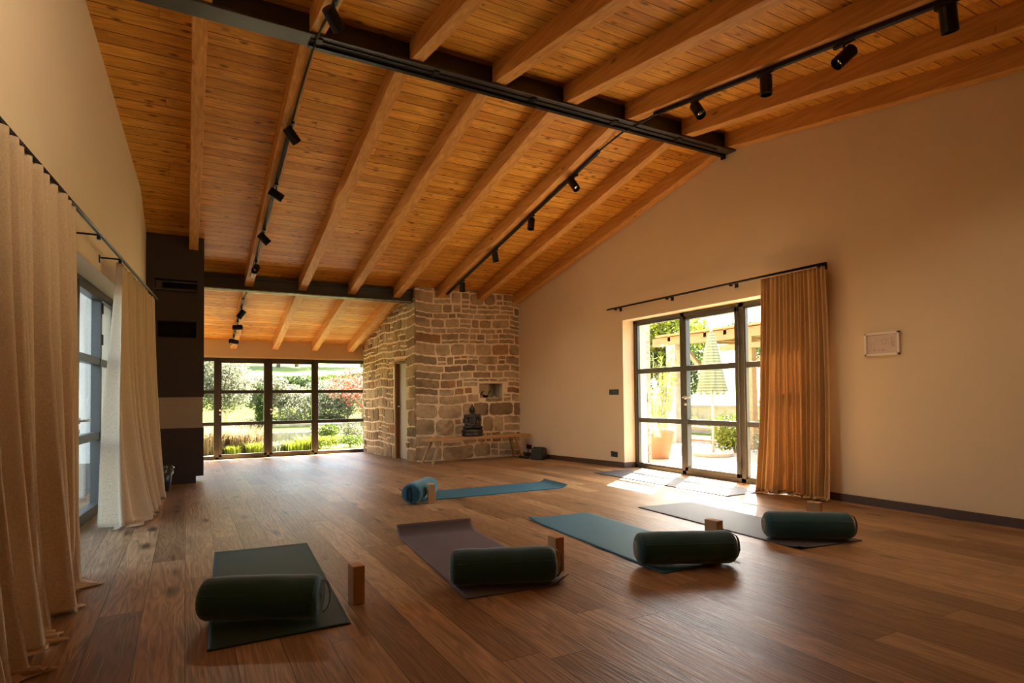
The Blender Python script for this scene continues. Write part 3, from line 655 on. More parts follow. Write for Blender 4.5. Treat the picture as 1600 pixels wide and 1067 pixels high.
# picture
e = empty('picture_frame', (RW, 3.152, 1.52)); tag(e, 'small cream framed floor plan hanging on the right wall', 'picture')
m = MB(); ya, yb, za, zb_ = 2.995, 3.310, 1.412, 1.628; fwid = .020
m.box((RW-.022, ya, za), (RW, yb, za+fwid)); m.box((RW-.022, ya, zb_-fwid), (RW, yb, zb_)); m.box((RW-.022, ya, za), (RW, ya+fwid, zb_)); m.box((RW-.022, yb-fwid, za), (RW, yb, zb_)); m.build('frame', 'whiteframe', e, bevel=.002)
m = MB(); m.box((RW-.010, ya+fwid, za+fwid), (RW-.004, yb-fwid, zb_-fwid)); m.build('sheet', 'paper', e)
m = MB(); rnd = random.Random(4)
def mark(u, v, w_, h_): m.box((RW-.0108, yb-fwid-.01-(u+w_)*.255, zb_-fwid-.01-(v+h_)*.156), (RW-.0104, yb-fwid-.01-u*.255, zb_-fwid-.01-v*.156))
for k in range(4): mark(.02+.16*k, .82, .09, .012); mark(.02+.16*k, .86, .07, .012); mark(.02+.16*k, .90, .08, .012)
for v in (.16, .24, .36, .42, .48, .54, .60, .68): mark(.80+.02*rnd.random(), v, .10, .018); mark(.92, v, .03, .018)
for (u, v, w_, h_) in [(.10, .45, .006, .3), (.10, .45, .12, .01), (.22, .3, .006, .45), (.1, .75, .12, .01), (.30, .12, .008, .22), (.30, .32, .14, .01), (.44, .2, .006, .12), (.5, .22, .14, .012), (.5, .34, .10, .012), (.5, .22, .006, .3), (.64, .22, .006, .3), (.5, .52, .14, .01), (.7, .2, .01, .16), (.72, .42, .006, .2)]: mark(u, v, w_, h_)
m.build('drawing', 'ink', e)
# niche objects
e = empty('bowl', (5.00, SY+.13, 1.05)); tag(e, 'small brass bowl standing in the wall niche above the statue', 'bowl')
m = MB(); m.lathe([(.001, 0), (.028, 0), (.045, .02), (.062, .05), (.068, .075), (.062, .074), (.055, .05), (.035, .02), (.001, .012)], (5.00, SY+.13, 1.051), 24, cap=False); m.build('vessel', 'brass', e, smooth=True)
m = MB(); m.tube([(5.05, SY+.14, 1.10), (5.11, SY+.15, 1.18)], [.008, .012], 10); m.build('striker', 'baseboard', e)
m = MB(); m.lathe([(.001, 0), (.016, 0), (.016, .035), (.001, .036)], (5.17, SY+.09, 1.05), 16, cap=False); tag(m.build('candle', 'candle', loc=(5.17, SY+.09, 1.05)), 'tiny cream candle at the right of the wall niche', 'candle')
m = MB(); m.lathe([(.001, 0), (.014, 0), (.014, .08), (.001, .081)], (4.84, SY+.06, 1.05), 16, cap=False); tag(m.build('candle', 'candle', loc=(4.84, SY+.06, 1.05)), 'taller cream candle at the left edge of the wall niche', 'candle')

# ------------------------------------------------------------------ bench, statue, speaker
bz = flo(9.5)
e = empty('bench', (4.52, 9.55, flo(9.55))); tag(e, 'long low wooden bench with splayed legs against the stone wall', 'bench')
ZT = .372
m = MB(); m.hexa([(3.50, 9.26, ZT-.045), (5.60, 9.46, ZT-.045), (5.60, 9.82, ZT-.045), (3.50, 9.62, ZT-.045), (3.50, 9.26, ZT), (5.60, 9.46, ZT), (5.60, 9.82, ZT), (3.50, 9.62, ZT)]); m.build('seat', 'bench', e, bevel=.006)
for (tx, ty, fx, fy) in [(3.74, 9.34, 3.60, 9.30), (3.70, 9.58, 3.55, 9.66), (5.30, 9.50, 5.44, 9.46), (5.32, 9.74, 5.46, 9.86)]:
    m = MB(); a = Vector((fx, fy, flo(fy)+.001)); b = Vector((tx, ty, ZT-.045)); d = (b-a)
    for s_ in ((.019, .022),): m.add([a+Vector((-.017, -.019, 0)), a+Vector((.017, -.019, 0)), a+Vector((.017, .019, 0)), a+Vector((-.017, .019, 0)), b+Vector((-.024, -.026, 0)), b+Vector((.024, -.026, 0)), b+Vector((.024, .026, 0)), b+Vector((-.024, .026, 0))], [(0, 3, 2, 1), (4, 5, 6, 7), (0, 1, 5, 4), (1, 2, 6, 5), (2, 3, 7, 6), (3, 0, 4, 7)])
    m.build('leg', 'bench', e, bevel=.004)
# meditating statue
BX, BY, BZ = 4.46, 9.57, ZT
e = empty('meditating_statue', (BX, BY, BZ), radians(-8)); tag(e, 'dark seated meditating figure statue on a lotus base standing on the bench', 'statue')
m = MB(); n = 14
prof = [(.17, 0), (.185, .01), (.19, .04), (.175, .055), (.185, .075), (.195, .10), (.175, .125)]
m.lathe([(.001, 0)]+prof+[(.001, .13)], (0, 0, 0), 48, cap=False)
m.v = [(x*(1+.035*abs(sin(7*math.atan2(y, x)))), y*.72*(1+.035*abs(sin(7*math.atan2(y, x)))), z) for x, y, z in m.v]
m.build('lotus_base', 'statue', e, smooth=True, local=True)
m = MB()
m.ell((0, 0, .27), (.092, .066, .15)); m.ell((0, 0, .35), (.115, .060, .065)); m.ell((0, 0, .175), (.12, .085, .06))
for s_ in (-1, 1):
    R = Matrix.Rotation(s_*.35, 3, 'Z')
    m.ell((s_*.105, -.035, .158), (.085, .055, .040), rot=R); m.ell((s_*.045, -.075, .165), (.09, .035, .028), rot=Matrix.Rotation(-s_*.25, 3, 'Z'))
    m.tube([(s_*.118, 0, .365), (s_*.138, -.005, .28), (s_*.125, -.025, .225)], [.034, .032, .027], 14); m.ell((s_*.118, 0, .362), (.037, .037, .037)); m.ell((s_*.126, -.024, .222), (.029, .029, .029))
    m.tube([(s_*.126, -.024, .222), (s_*.07, -.072, .205), (s_*.02, -.088, .20)], [.027, .022, .016], 12); m.ell((s_*.018, -.090, .197), (.036, .020, .012))
    m.ell((s_*.046, .0, .462), (.009, .016, .034))
m.ell((0, -.088, .205), (.03, .02, .016))
m.tube([(0, 0, .38), (0, 0, .43)], [.036, .030], 14)
m.ell((0, -.002, .470), (.046, .050, .058)); m.ell((0, .004, .492), (.048, .050, .045)); m.ell((0, .004, .535), (.026, .026, .022)); m.ell((0, .004, .560), (.013, .013, .026))
m.ell((0, -.050, .468), (.008, .010, .014)); m.ell((0, -.046, .447), (.014, .008, .005)); m.ell((.018, -.044, .478), (.009, .006, .004)); m.ell((-.018, -.044, .478), (.009, .006, .004))
o = m.build('figure', 'statue', e, smooth=True, local=True)
rm = o.modifiers.new('r', 'REMESH'); rm.mode = 'VOXEL'; rm.voxel_size = .006; rm.use_smooth_shade = True
e.scale = (1.0, 1.0, .98)
# speaker and power strip
e = empty('speaker', (5.48, 8.98, flo(9.0)), radians(30)); tag(e, 'small dark wedge shaped speaker on the floor by the right wall', 'speaker')
m = MB(); pr_ = [(-.13, 0), (.13, 0), (.135, .05), (.09, .20), (-.02, .225), (-.10, .17)]
vs = [(x, -.11, z) for x, z in pr_]+[(x, .11, z) for x, z in pr_]; k = 6
m.add(vs, [tuple(range(k)), tuple(range(2*k-1, k-1, -1))]+[(i, i+k, (i+1) % k+k, (i+1) % k) for i in range(k)]); m.build('cabinet', 'blackplastic', e, local=True, bevel=.018)
m = MB(); m.hexa([(-.09, -.118, .03), (.10, -.118, .03), (.10, -.108, .03), (-.09, -.108, .03), (-.07, -.118, .17), (.07, -.118, .17), (.07, -.108, .17), (-.07, -.108, .17)]); m.build('grille', 'steel', e, local=True)
m = MB(); zz = flo(9.45)
m.box((5.36, 9.20, zz+.002), (5.42, 9.50, zz+.045)); e = m.build('power_strip', 'blackplastic', bevel=.006, loc=(5.39, 9.35, zz)); tag(e, 'black power strip lying on the floor under the bench end', 'power strip')
m = MB(); m.tube([(5.42, 9.45, zz+.02), (5.50, 9.60, zz+.01), (5.60, 9.62, zz+.01), (5.66, 9.66, .05), (5.668, 9.66, .10)], .006, 8); tag(m.build('power_cable', 'blackplastic', smooth=True), 'black cable from the power strip up to the socket behind the bench', 'cable')
# waste bin
e = empty('waste_bin', (-.24, 8.28, flo(8.3))); tag(e, 'small dark waste bin with a clear bag between curtain and dark column', 'bin')
m = MB(); m.lathe([(.001, 0), (.075, 0), (.105, .27), (.100, .27), (.072, .01), (.001, .01)], (-.24, 8.28, flo(8.3)+.001), 28, cap=False); m.build('bucket', 'bin', e, smooth=True)
m = MB(); rnd = random.Random(7); seg = 40
prof = [(.100, .20), (.112, .21), (.118, .265), (.112, .30), (.100, .29), (.094, .22)]
vs = []
for r, z in prof:
    for k in range(seg): q = 1+.10*rnd.uniform(-1, 1); vs.append((-.24+r*q*cos(2*pi*k/seg), 8.28+r*q*sin(2*pi*k/seg), flo(8.3)+z+.012*rnd.uniform(-1, 1)))
m.add(vs, [(i*seg+k, i*seg+(k+1) % seg, (i+1)*seg+(k+1) % seg, (i+1)*seg+k) for i in range(len(prof)-1) for k in range(seg)]); m.build('bin_liner', 'plasticfilm', e)

# ------------------------------------------------------------------ yoga mats, bolsters, blocks
def mat(c4, mname, label, curl=None, seed=1, thick=.005):
    """c4: near-left, near-right, far-right, far-left floor corners"""
    a, b, c, d = [Vector((*p, 0)) for p in c4]; ctr = (a+b+c+d)/4; rnd = random.Random(seed)
    L1 = ((d-a).length+(c-b).length)/2; m = MB(); ph = [rnd.uniform(0, 6) for _ in range(4)]; curl = curl or {}
    Uy = ((d-a)+(c-b)).normalized()
    def P(s, t):
        p = (a*(1-s)+b*s)*(1-t)+(d*(1-s)+c*s)*t; z = thick*.5+.0008+.0012*(1+sin(t*9+ph[0])*sin(s*5+ph[1]))
        for key, (ln, h) in curl.items():
            if key == 'far': q = max(0, (t*L1-(L1-ln))/ln); 
            elif key == 'near': q = max(0, (ln-t*L1)/ln)
            elif key == 'nr': q = max(0, 1-hypot((1-s)*.6, t*L1)/ln)
            elif key == 'nl': q = max(0, 1-hypot(s*.6, t*L1)/ln)
            elif key == 'fl': q = max(0, 1-hypot(s*.6, (1-t)*L1)/ln)
            elif key == 'fr': q = max(0, 1-hypot((1-s)*.6, (1-t)*L1)/ln)
            z += h*q**2
            if key == 'far': p = p-Uy*(h*.4*q**2)
        return p+Vector((0, 0, z))
    m.grid(P, 31, 91)
    o = m.build('yoga_mat', mname, smooth=True, loc=(ctr.x, ctr.y, 0), solid=thick)
    return tag(o, label, 'yoga mat', 'yoga mats')
mat([(.081, 2.830), (.683, 2.835), (.781, 4.545), (.177, 4.599)], 'mat_green', 'dark green yoga mat nearest the left curtains, flat on the floor', {'far': (.06, .004)}, 1)
mat([(1.295, 2.860), (1.905, 2.815), (2.035, 4.44), (1.435, 4.51)], 'mat_grey', 'mauve grey yoga mat with its far end curled up, second from left', {'far': (.16, .075), 'nr': (.14, .05)}, 2)
mat([(2.49, 2.672), (3.155, 2.675), (3.200, 4.425), (2.594, 4.44)], 'mat_teal', 'blue teal yoga mat in the front row with a dark green bolster across it', {'fl': (.25, .02), 'nr': (.2, .05)}, 3)
mat([(3.665, 2.615), (4.266, 2.547), (4.38, 4.303), (3.759, 4.371)], 'mat_slate', 'slate grey yoga mat in the front row nearest the right wall', {'nl': (.12, .02)}, 4)
mat([(2.06, 6.36), (2.03, 5.79), (3.90, 5.745), (3.925, 6.285)], 'mat_teal', 'blue teal yoga mat lying crosswise in the middle of the room', {'far': (.12, .035), 'near': (.1, .06)}, 5)
mat([(4.93, 4.35), (5.53, 4.35), (5.53, 6.66), (4.935, 6.64)], 'mat_dark', 'dark slate mat on the floor in front of the right glass door', {}, 6)

def bolster(c, ang, L, r, mname, label, seed, emblem=False, strap_end=1, dark_end=None, tilt=0):
    e = empty('bolster', (c[0], c[1], .0075), ang); tag(e, label, 'bolster', 'bolsters')
    m = MB(); seg = 72; rnd = random.Random(seed); ph = [rnd.uniform(0, 6.28) for _ in range(6)]
    prof = []; N_ = 44
    er = .045
    for i in range(N_+1):
        x = -L/2+L*i/N_; prof.append((x, r))
    st = []
    for a in np.linspace(0, pi/2, 8): st.append((-L/2+er-er*cos(a)*1.0, r-er+er*sin(a)))
    xs = [(-L/2-.004, .001), (-L/2+.000, .02), (-L/2+.002, r*.35)]+st
    xs += [(x, r) for x in np.linspace(-L/2+er+.01, L/2-er-.01, 40)]+[(-x, q) for x, q in reversed(st)]+[(L/2-.002, r*.35), (L/2, .02), (L/2+.004, .001)]
    vs = []
    for (x, q) in xs:
        ed = max(0, 1-(L/2-abs(x))/.10)
        for k in range(seg):
            th = 2*pi*k/seg
            w_ = 1-.050*ed*(.5+.5*sin(th*22+ph[0]+1.5*sin(th*3)))*(q/r)
            w_ += .016*sin(x*14+ph[1]+1.3*sin(th+ph[2]))*sin(th*2+ph[3])+.008*sin(x*33+th*2+ph[4])
            y = q*w_*cos(th); z = q*w_*sin(th)
            if z < 0: z *= .93
            if x != 0: z -= .006*abs(cos(pi*x/L))*0
            y *= 1.03
            vs.append((x, y, z+r*.965))
    n = len(xs)
    m.add(vs, [(i*seg+k, i*seg+(k+1) % seg, (i+1)*seg+(k+1) % seg, (i+1)*seg+k) for i in range(n-1) for k in range(seg)])
    m.build('cushion', mname, e, smooth=True, local=True)
    zc = r*.965
    for s_ in (-1, 1):
        m = MB(); pts = [(s_*(L/2-.020), (r-.012)*1.03*cos(a), zc+(r-.012)*sin(a)*(1 if sin(a) > 0 else .93)) for a in np.linspace(0, 2*pi, 49)]
        m.tube(pts, .0035, 6); m.build('piping', 'bolster_piping' if 'green' in mname else mname, e, smooth=True, local=True)
        if dark_end: 
            m = MB(); m.lathe([(.001, .0), (r*.82, -.004), (r*.86, -.012)], seg=40, cap=False); m.v = [(s_*(L/2+.006+z), x*1.03, y+zc) for x, y, z in m.v]; m.build('end_panel', dark_end, e, smooth=True, local=True)
    m = MB(); s_ = strap_end
    pts = [(s_*(L/2+.004+.035*sin(a)), .012, zc+.075*cos(a)) for a in np.linspace(0, pi, 15)]
    for p, q in zip(pts[:-1], pts[1:]):
        m.add([(p[0], p[1]-.014, p[2]), (p[0], p[1]+.014, p[2]), (q[0], q[1]+.014, q[2]), (q[0], q[1]-.014, q[2])], [(0, 1, 2, 3)])
    m.build('handle', 'strap', e, local=True, solid=.003)
    # seam along the side facing the camera
    m = MB(); m.tube([(x, -r*1.03*cos(.45), zc+r*sin(.45)*1.0) for x in np.linspace(-L/2+.04, L/2-.04, 20)], .0022, 6); m.build('seam', mname, e, smooth=True, local=True)
    if emblem:
        m = MB(); xe = -L/2-.006
        def ring(rad, wd, cy_=0, cz_=0, k=24):
            for i in range(k):
                a0, a1 = 2*pi*i/k, 2*pi*(i+1)/k
                m.add([(xe, cy_+(rad-wd)*cos(a0), zc+cz_+(rad-wd)*sin(a0)), (xe, cy_+rad*cos(a0), zc+cz_+rad*sin(a0)), (xe, cy_+rad*cos(a1), zc+cz_+rad*sin(a1)), (xe, cy_+(rad-wd)*cos(a1), zc+cz_+(rad-wd)*sin(a1))], [(0, 1, 2, 3)])
        ring(.052, .006); ring(.012, .005)
        for i in range(6): ring(.017, .005, .026*cos(i*pi/3), .026*sin(i*pi/3), 14)
        m.build('emblem', 'emblem', e, local=True, solid=.002)['label'] = 'pale flower emblem in a ring'
    return e
bolster((.325, 3.095), radians(-25), .56, .105, 'bolster_green', 'dark green bolster lying across the dark green mat at the left', 1)
bolster((1.575, 2.985), radians(-22), .60, .102, 'bolster_green', 'dark green bolster lying across the mauve grey mat', 2)
bolster((2.735, 2.745), radians(-26), .62, .103, 'bolster_green', 'dark green bolster with pale flower emblem on the front blue teal mat', 3, emblem=True)
bolster((3.965, 2.765), radians(-37), .60, .100, 'bolster_green', 'dark green bolster with pale flower emblem on the slate grey mat', 4, emblem=True)
bolster((2.135, 5.86), radians(49), .56, .105, 'bolster_teal', 'teal blue bolster pointing at the camera on the crosswise mat', 5, strap_end=-1, dark_end='bolster_teal_dark')
def block(x, y, ang, sx, sy, sz, label, z=0.0008):
    m = MB(); m.box((0, 0, 0), (sx, sy, sz)); o = m.build('yoga_block', 'cork', bevel=.004, local=True)
    o.location = (x, y, z); o.rotation_euler = (0, 0, ang); tag(o, label, 'yoga block', 'cork yoga blocks')
block(.755, 3.075, radians(4), .062, .093, .195, 'cork yoga block standing right of the dark green mat')
block(1.956, 3.025, radians(-2), .060, .095, .205, 'cork yoga block standing behind the bolster of the mauve grey mat')
block(3.172, 2.885, radians(4), .065, .105, .197, 'cork yoga block standing behind the emblem bolster of the front blue teal mat')
block(4.385, 2.945, radians(20), .080, .100, .197, 'cork yoga block standing behind the bolster of the slate grey mat')
block(2.13, 5.625, radians(-14), .073, .090, .190, 'cork yoga block standing before the teal blue bolster')

for (x, y, a, lb) in [(5.50, 6.42, .3, 'small dry leaf on the floor in the sun patch nearest the right glass door'), (5.42, 6.20, 1.4, 'small green leaf on the floor in the sun patch by the right glass door')]:
    m = MB(); c_, s_ = cos(a), sin(a); P_ = lambda u, v, z: (x+u*c_-v*s_, y+u*s_+v*c_, z)
    m.add([P_(-.03, 0, .008), P_(0, .012, .012), P_(.03, 0, .009), P_(0, -.012, .012)], [(0, 1, 2, 3)], .8); o = m.build('fallen_leaf', 'leaf_green', solid=.001, loc=(x, y, .008)); tag(o, lb, 'leaf')
# ------------------------------------------------------------------ foliage helper
def leaves(m, c, rad, n, size, rnd, asp=2.2, up_=0.3, tint=None, shell=.55):
    cx_, cy_, cz_ = c
    for _ in range(n):
        while True:
            p = Vector((rnd.uniform(-1, 1), rnd.uniform(-1, 1), rnd.uniform(-1, 1)))
            if p.length <= 1: break
        if p.length > 0 and rnd.random() < shell: p = p.normalized()*rnd.uniform(.75, 1.02)
        q = Vector((cx_+p.x*rad[0], cy_+p.y*rad[1], cz_+p.z*rad[2]))
        d = Vector((rnd.gauss(0, 1), rnd.gauss(0, 1), rnd.gauss(0, 1)+up_)).normalized(); s = d.cross(Vector((rnd.gauss(0, 1), rnd.gauss(0, 1), rnd.gauss(0, 1)))).normalized()
        L = size*rnd.uniform(.6, 1.3); w_ = L/asp
        m.add([q-d*L*.5, q+s*w_*.5, q+d*L*.5, q-s*w_*.5], [(0, 1, 2, 3)], rnd.random() if tint is None else tint)
def blades(m, c, n, h, spread, rnd, w_=.012, lean=.5):
    for _ in range(n):
        a = rnd.uniform(0, 2*pi); r = rnd.uniform(0, 1)**.7*spread*.35; b = Vector((c[0]+r*cos(a), c[1]+r*sin(a), c[2])); hh = h*rnd.uniform(.6, 1.1)
        a2 = a+rnd.gauss(0, .5); d = Vector((cos(a2), sin(a2), 0)); ln = lean*hh*rnd.uniform(.2, 1.2); s = Vector((-sin(a2), cos(a2), 0))*w_
        p1 = b+d*ln*.25+Vector((0, 0, hh*.6)); p2 = b+d*ln+Vector((0, 0, hh*rnd.uniform(.8, 1.0)))
        t_ = rnd.random(); m.add([b-s, b+s, p1+s*.7, p1-s*.7, p2], [(0, 1, 2, 3), (3, 2, 4)], t_)
def shrub(name, c, rad, n, size, mat_, label, cat='shrub', seed=1, stem=True, asp=2.2, blobs=5, group=None):
    rnd = random.Random(seed); e = empty(name, (c[0], c[1], c[2])); tag(e, label, cat, group)
    m = MB()
    for i in range(blobs):
        o = Vector((rnd.uniform(-.45, .45)*rad[0], rnd.uniform(-.45, .45)*rad[1], rnd.uniform(-.3, .35)*rad[2]))
        leaves(m, (c[0]+o.x, c[1]+o.y, c[2]+rad[2]+o.z), (rad[0]*.6, rad[1]*.6, rad[2]*.62), n//blobs, size, rnd, asp)
    m.build('foliage', mat_, e)
    m = MB()
    for k in range(4):
        a = rnd.uniform(0, 6.28); m.tube([(c[0], c[1], c[2]-.05), (c[0]+.25*rad[0]*cos(a), c[1]+.25*rad[1]*sin(a), c[2]+rad[2]), (c[0]+.5*rad[0]*cos(a), c[1]+.5*rad[1]*sin(a), c[2]+1.5*rad[2])], [.02*rad[2]+.006, .012*rad[2]+.004, .004], 6)
    m.build('stem', 'bark', e)
    return e
def tree(c, h, rad, n, size, leaf, bark, label, seed, trunk_r=.12, crown_z=None, name='tree', lean=(0, 0), blobs=9):
    rnd = random.Random(seed); e = empty(name, c); tag(e, label, 'tree')
    cz = crown_z if crown_z is not None else h-rad[2]
    m = MB(); top = Vector((c[0]+lean[0], c[1]+lean[1], c[2]+cz)); b = Vector(c); m.tube([b-Vector((0, 0, .1)), b.lerp(top, .5)+Vector((.05, .03, 0)), top], [trunk_r, trunk_r*.8, trunk_r*.45], 9)
    for k in range(6):
        a = k*1.05+rnd.random(); m.tube([b.lerp(top, .6+.05*k), top+Vector((rad[0]*.5*cos(a), rad[1]*.5*sin(a), rad[2]*.3*rnd.random()))], [trunk_r*.4, trunk_r*.12], 6)
    m.build('trunk', bark, e, smooth=True)
    m = MB()
    for i in range(blobs):
        o = Vector((rnd.uniform(-.6, .6)*rad[0], rnd.uniform(-.6, .6)*rad[1], rnd.uniform(-.55, .55)*rad[2]))
        leaves(m, top+o, (rad[0]*.5, rad[1]*.5, rad[2]*.45), n//blobs, size, rnd, 1.6)
    m.build('foliage', leaf, e)
    return e

# ------------------------------------------------------------------ outside right: terrace, pergola, garden
m = MB(); m.box((5.95, 2.5, -.35), (11.2, 13.4, -.03)); struct(m.build('terrace_right', 'terrace'))
m = MB()
def GR(s, t):
    x = 11.2+s*40; y = -10+t*60; z = -.06 if x < 13.4 else .36+.02*(x-13.4)*2.2+.035*max(0, x-13.4)*.5*(1+.15*sin(y*.3))
    return (x, y, z)
m.grid(GR, 60, 40); struct(m.build('garden_slope_right', 'lawn', smooth=True))
# stone house corner pillar outside to the left of the door view
e = empty('stone_pillar', (6.26, 7.5, -.03)); tag(e, 'sunlit pale stone wall pier just outside the right glass door', 'pillar')
m = MB(); m.box((6.13, 7.10, -.1), (6.40, 7.85, 3.3)); m.build('mortar_core', 'greystone', e)
ms = stonework((6.13, 7.10, 0), (1, 0, 0), (0, -1, 0), .27, lambda u: 3.3, [], 31, zb=-.03); ms.t = [.4+.6*x for x in ms.t]; ms.build('stones', 'greystone', e)
# terracotta pot with oleander
PC = (7.20, 7.86, -.03)
e = empty('potted_oleander', PC); tag(e, 'big terracotta pot with a bushy oleander outside the right glass door', 'potted plant')
m = MB(); m.lathe([(.001, 0), (.205, 0), (.215, .02), (.285, .40), (.29, .41), (.30, .41), (.305, .50), (.29, .505), (.272, .50), (.262, .44), (.001, .43)], PC, 40, cap=False); m.build('pot', 'terracotta', e, smooth=True)
m = MB(); m.lathe([(.001, .44), (.262, .445)], PC, 24, cap=False); m.build('soil', 'soil', e)
m = MB(); mst = MB(); rnd = random.Random(12)
for k in range(34):
    a = rnd.uniform(0, 6.28); r_ = rnd.uniform(.02, .16); b = Vector((PC[0]+r_*cos(a), PC[1]+r_*sin(a), PC[2]+.43)); tp = Vector((PC[0]+(r_+rnd.uniform(.1, .42))*cos(a), PC[1]+(r_+rnd.uniform(.1, .42))*sin(a), PC[2]+rnd.uniform(1.0, 1.85)))
    mid = b.lerp(tp, .5)+Vector((0, 0, .12)); mst.tube([b, mid, tp], [.008, .006, .003], 5)
    for q in range(34):
        f = rnd.uniform(.12, 1); p = b.lerp(mid, f*2) if f < .5 else mid.lerp(tp, f*2-1); d = (tp-b).normalized()+Vector((rnd.gauss(0, .6), rnd.gauss(0, .6), rnd.gauss(.1, .4))); d.normalize(); s = d.cross(Vector((rnd.gauss(0, 1), rnd.gauss(0, 1), .3))).normalized()
        L = rnd.uniform(.07, .14); m.add([p, p+d*L*.5+s*.009, p+d*L, p+d*L*.5-s*.009], [(0, 1, 2, 3)], rnd.random())
m.build('foliage', 'leaf_lime', e); mst.build('stem', 'palebark', e)
# parasol
UC = (8.30, 7.60, -.03)
e = empty('closed_parasol', UC); tag(e, 'closed striped parasol on a round stone base outside the right glass door', 'parasol')
m = MB(); m.lathe([(.001, 0), (.34, 0), (.345, .015), (.34, .055), (.30, .065), (.001, .066)], UC, 40, cap=False); m.build('base', 'greystone', e, smooth=False)
m = MB(); m.tube([(UC[0], UC[1], UC[2]+.06), (UC[0], UC[1], UC[2]+2.22)], .022, 14); m.build('pole', 'palebark', e, smooth=True)
m = MB(); seg = 64; prof = [(.225, 1.12), (.232, 1.16), (.205, 1.32), (.17, 1.55), (.135, 1.78), (.10, 1.98), (.06, 2.16), (.02, 2.25)]
vs = []
for i, (r_, z_) in enumerate(prof):
    for k in range(seg):
        th = 2*pi*k/seg; q = r_*(1+.20*cos(8*th+.5*sin(z_*3))*(1-i/8)); vs.append((UC[0]+q*cos(th), UC[1]+q*sin(th), UC[2]+z_+(.05*cos(8*th) if i == 0 else 0)))
m.add(vs, [(i*seg+k, i*seg+(k+1) % seg, (i+1)*seg+(k+1) % seg, (i+1)*seg+k) for i in range(len(prof)-1) for k in range(seg)])
m.build('canopy', 'parasol', e, smooth=True); 
m = MB(); m.ell((UC[0], UC[1], UC[2]+2.27), (.025, .025, .04)); m.build('finial', 'palebark', e, smooth=True)
# pergola
e = empty('pergola', (10.2, 8.5, -.1)); tag(e, 'timber pergola with tiled edge beyond the terrace outside the right door', 'pergola')
m = MB(); m.box((9.95, 4.0, 2.235), (10.12, 10.95, 2.43)); m.build('front_beam', 'patio_timber', e)
m = MB(); m.box((9.85, 4.0, 2.445), (12.6, 10.75, 2.49)); m.build('roof_edge', 'terracotta', e)
for yy in np.arange(4.3, 10.8, .55): m = MB(); m.box((9.95, yy, 2.33), (12.5, yy+.08, 2.445)); m.build('joist', 'patio_timber', e)
m = MB(); m.box((9.95, 4.0, 2.00), (10.10, 8.9, 2.11)); m.build('cross_beam', 'patio_timber', e)
m = MB(); m.box((9.94, 10.19, -.2), (10.20, 10.48, 2.24)); m.build('stone_post', 'greystone', e)
m = MB(); m.box((9.97, 8.09, -.1), (10.11, 8.24, 2.24)); m.build('post', 'patio_timber', e)
m = MB(); m.obox((10.04, 9.82, 1.98), (1, 0, 0), (0, .6, .6), (0, -.6, .6), .04, .36, .045); m.build('brace', 'patio_timber', e)
m = MB(); m.obox((10.04, 7.85, 1.85), (1, 0, 0), (0, .6, -.6), (0, .6, .6), .04, .30, .04); m.build('brace', 'patio_timber', e)
# garden wall
e = empty('garden_wall', (13.2, 12, 0)); tag(e, 'low stone garden wall below the lawn seen through the right door', 'wall')
m = MB(); m.box((13.2, 4, -.3), (13.6, 22, .70)); m.build('wall_body', 'greystone', e)
m = MB(); m.box((13.15, 4, .70), (13.65, 22, .77)); m.build('coping', 'terrace', e)
# low railing/bench outside
e = empty('garden_bench', (10.6, 9.6, -.1)); tag(e, 'low pale timber bench rails under the pergola', 'bench')
m = MB(); m.box((10.45, 8.4, .27), (10.75, 10.6, .32)); m.build('seat', 'patio_timber', e)
m = MB(); m.box((10.45, 8.4, -.02), (10.5, 10.6, .03)); m.build('rail', 'patio_timber', e)
for yy in (8.5, 10.45): m = MB(); m.box((10.47, yy, -.08), (10.53, yy+.06, .27)); m.build('leg', 'patio_timber', e)
shrub('shrub', (9.05, 7.75, -.03), (.42, .42, .34), 900, .085, 'leaf_lime', 'lime green leafy shrub right of the parasol pole', seed=3)
shrub('shrub', (8.45, 6.55, -.03), (.42, .50, .30), 1500, .07, 'leaf_lav', 'grey green low shrub by the right door panel', seed=4, asp=4)
shrub('shrub', (8.9, 6.75, -.03), (.30, .30, .42), 600, .08, 'leaf_lime', 'yellow green shrub behind the grey shrub outside the right door', seed=5)
shrub('shrub', (11.6, 12.0, -.06), (.75, 1.3, .32), 1800, .08, 'leaf_lime', 'low yellow green planting below the garden wall at left of the parasol', seed=6)
shrub('shrub', (11.7, 9.6, -.06), (.7, 1.2, .36), 1600, .08, 'leaf_green', 'low green planting under the pergola right of the parasol', seed=7)
shrub('shrub', (12.55, 9.1, -.06), (.5, .8, .5), 1100, .08, 'leaf_lime', 'rounded yellow green shrub in front of the garden wall', seed=8)
e = empty('agave', (7.35, 5.55, -.03)); tag(e, 'long pointed pale agave leaves beside the right curtain outside', 'plant')
rnd = random.Random(2)
for k in range(9):
    a = k*.7+.3; m = MB(); L = rnd.uniform(.35, .6); d = Vector((cos(a), sin(a), 0)); el = rnd.uniform(.5, 1.1); s = Vector((-sin(a), cos(a), 0)); b = Vector((7.35, 5.55, -.02))
    p1 = b+d*L*.5*cos(el)+Vector((0, 0, L*.5*sin(el))); p2 = b+d*L*cos(el)*1.1+Vector((0, 0, L*sin(el))); m.add([b-s*.02, b+s*.02, p1+s*.028, p1-s*.028, p2], [(0, 1, 2, 3), (3, 2, 4)], .9); m.build('leaf', 'leaf_silver', e, solid=.006)
tree((15.5, 18.2, .3), 5.2, (2.4, 2.6, 1.9), 9000, .17, 'leaf_lime', 'bark', 'bright yellow green tree left behind the pergola', 1, .16, 3.2)
tree((17.5, 18.6, .5), 4.4, (1.8, 1.8, 1.8), 6000, .17, 'leaf_green', 'bark', 'green tree behind the parasol top beyond the pergola', 2, .15, 2.9)
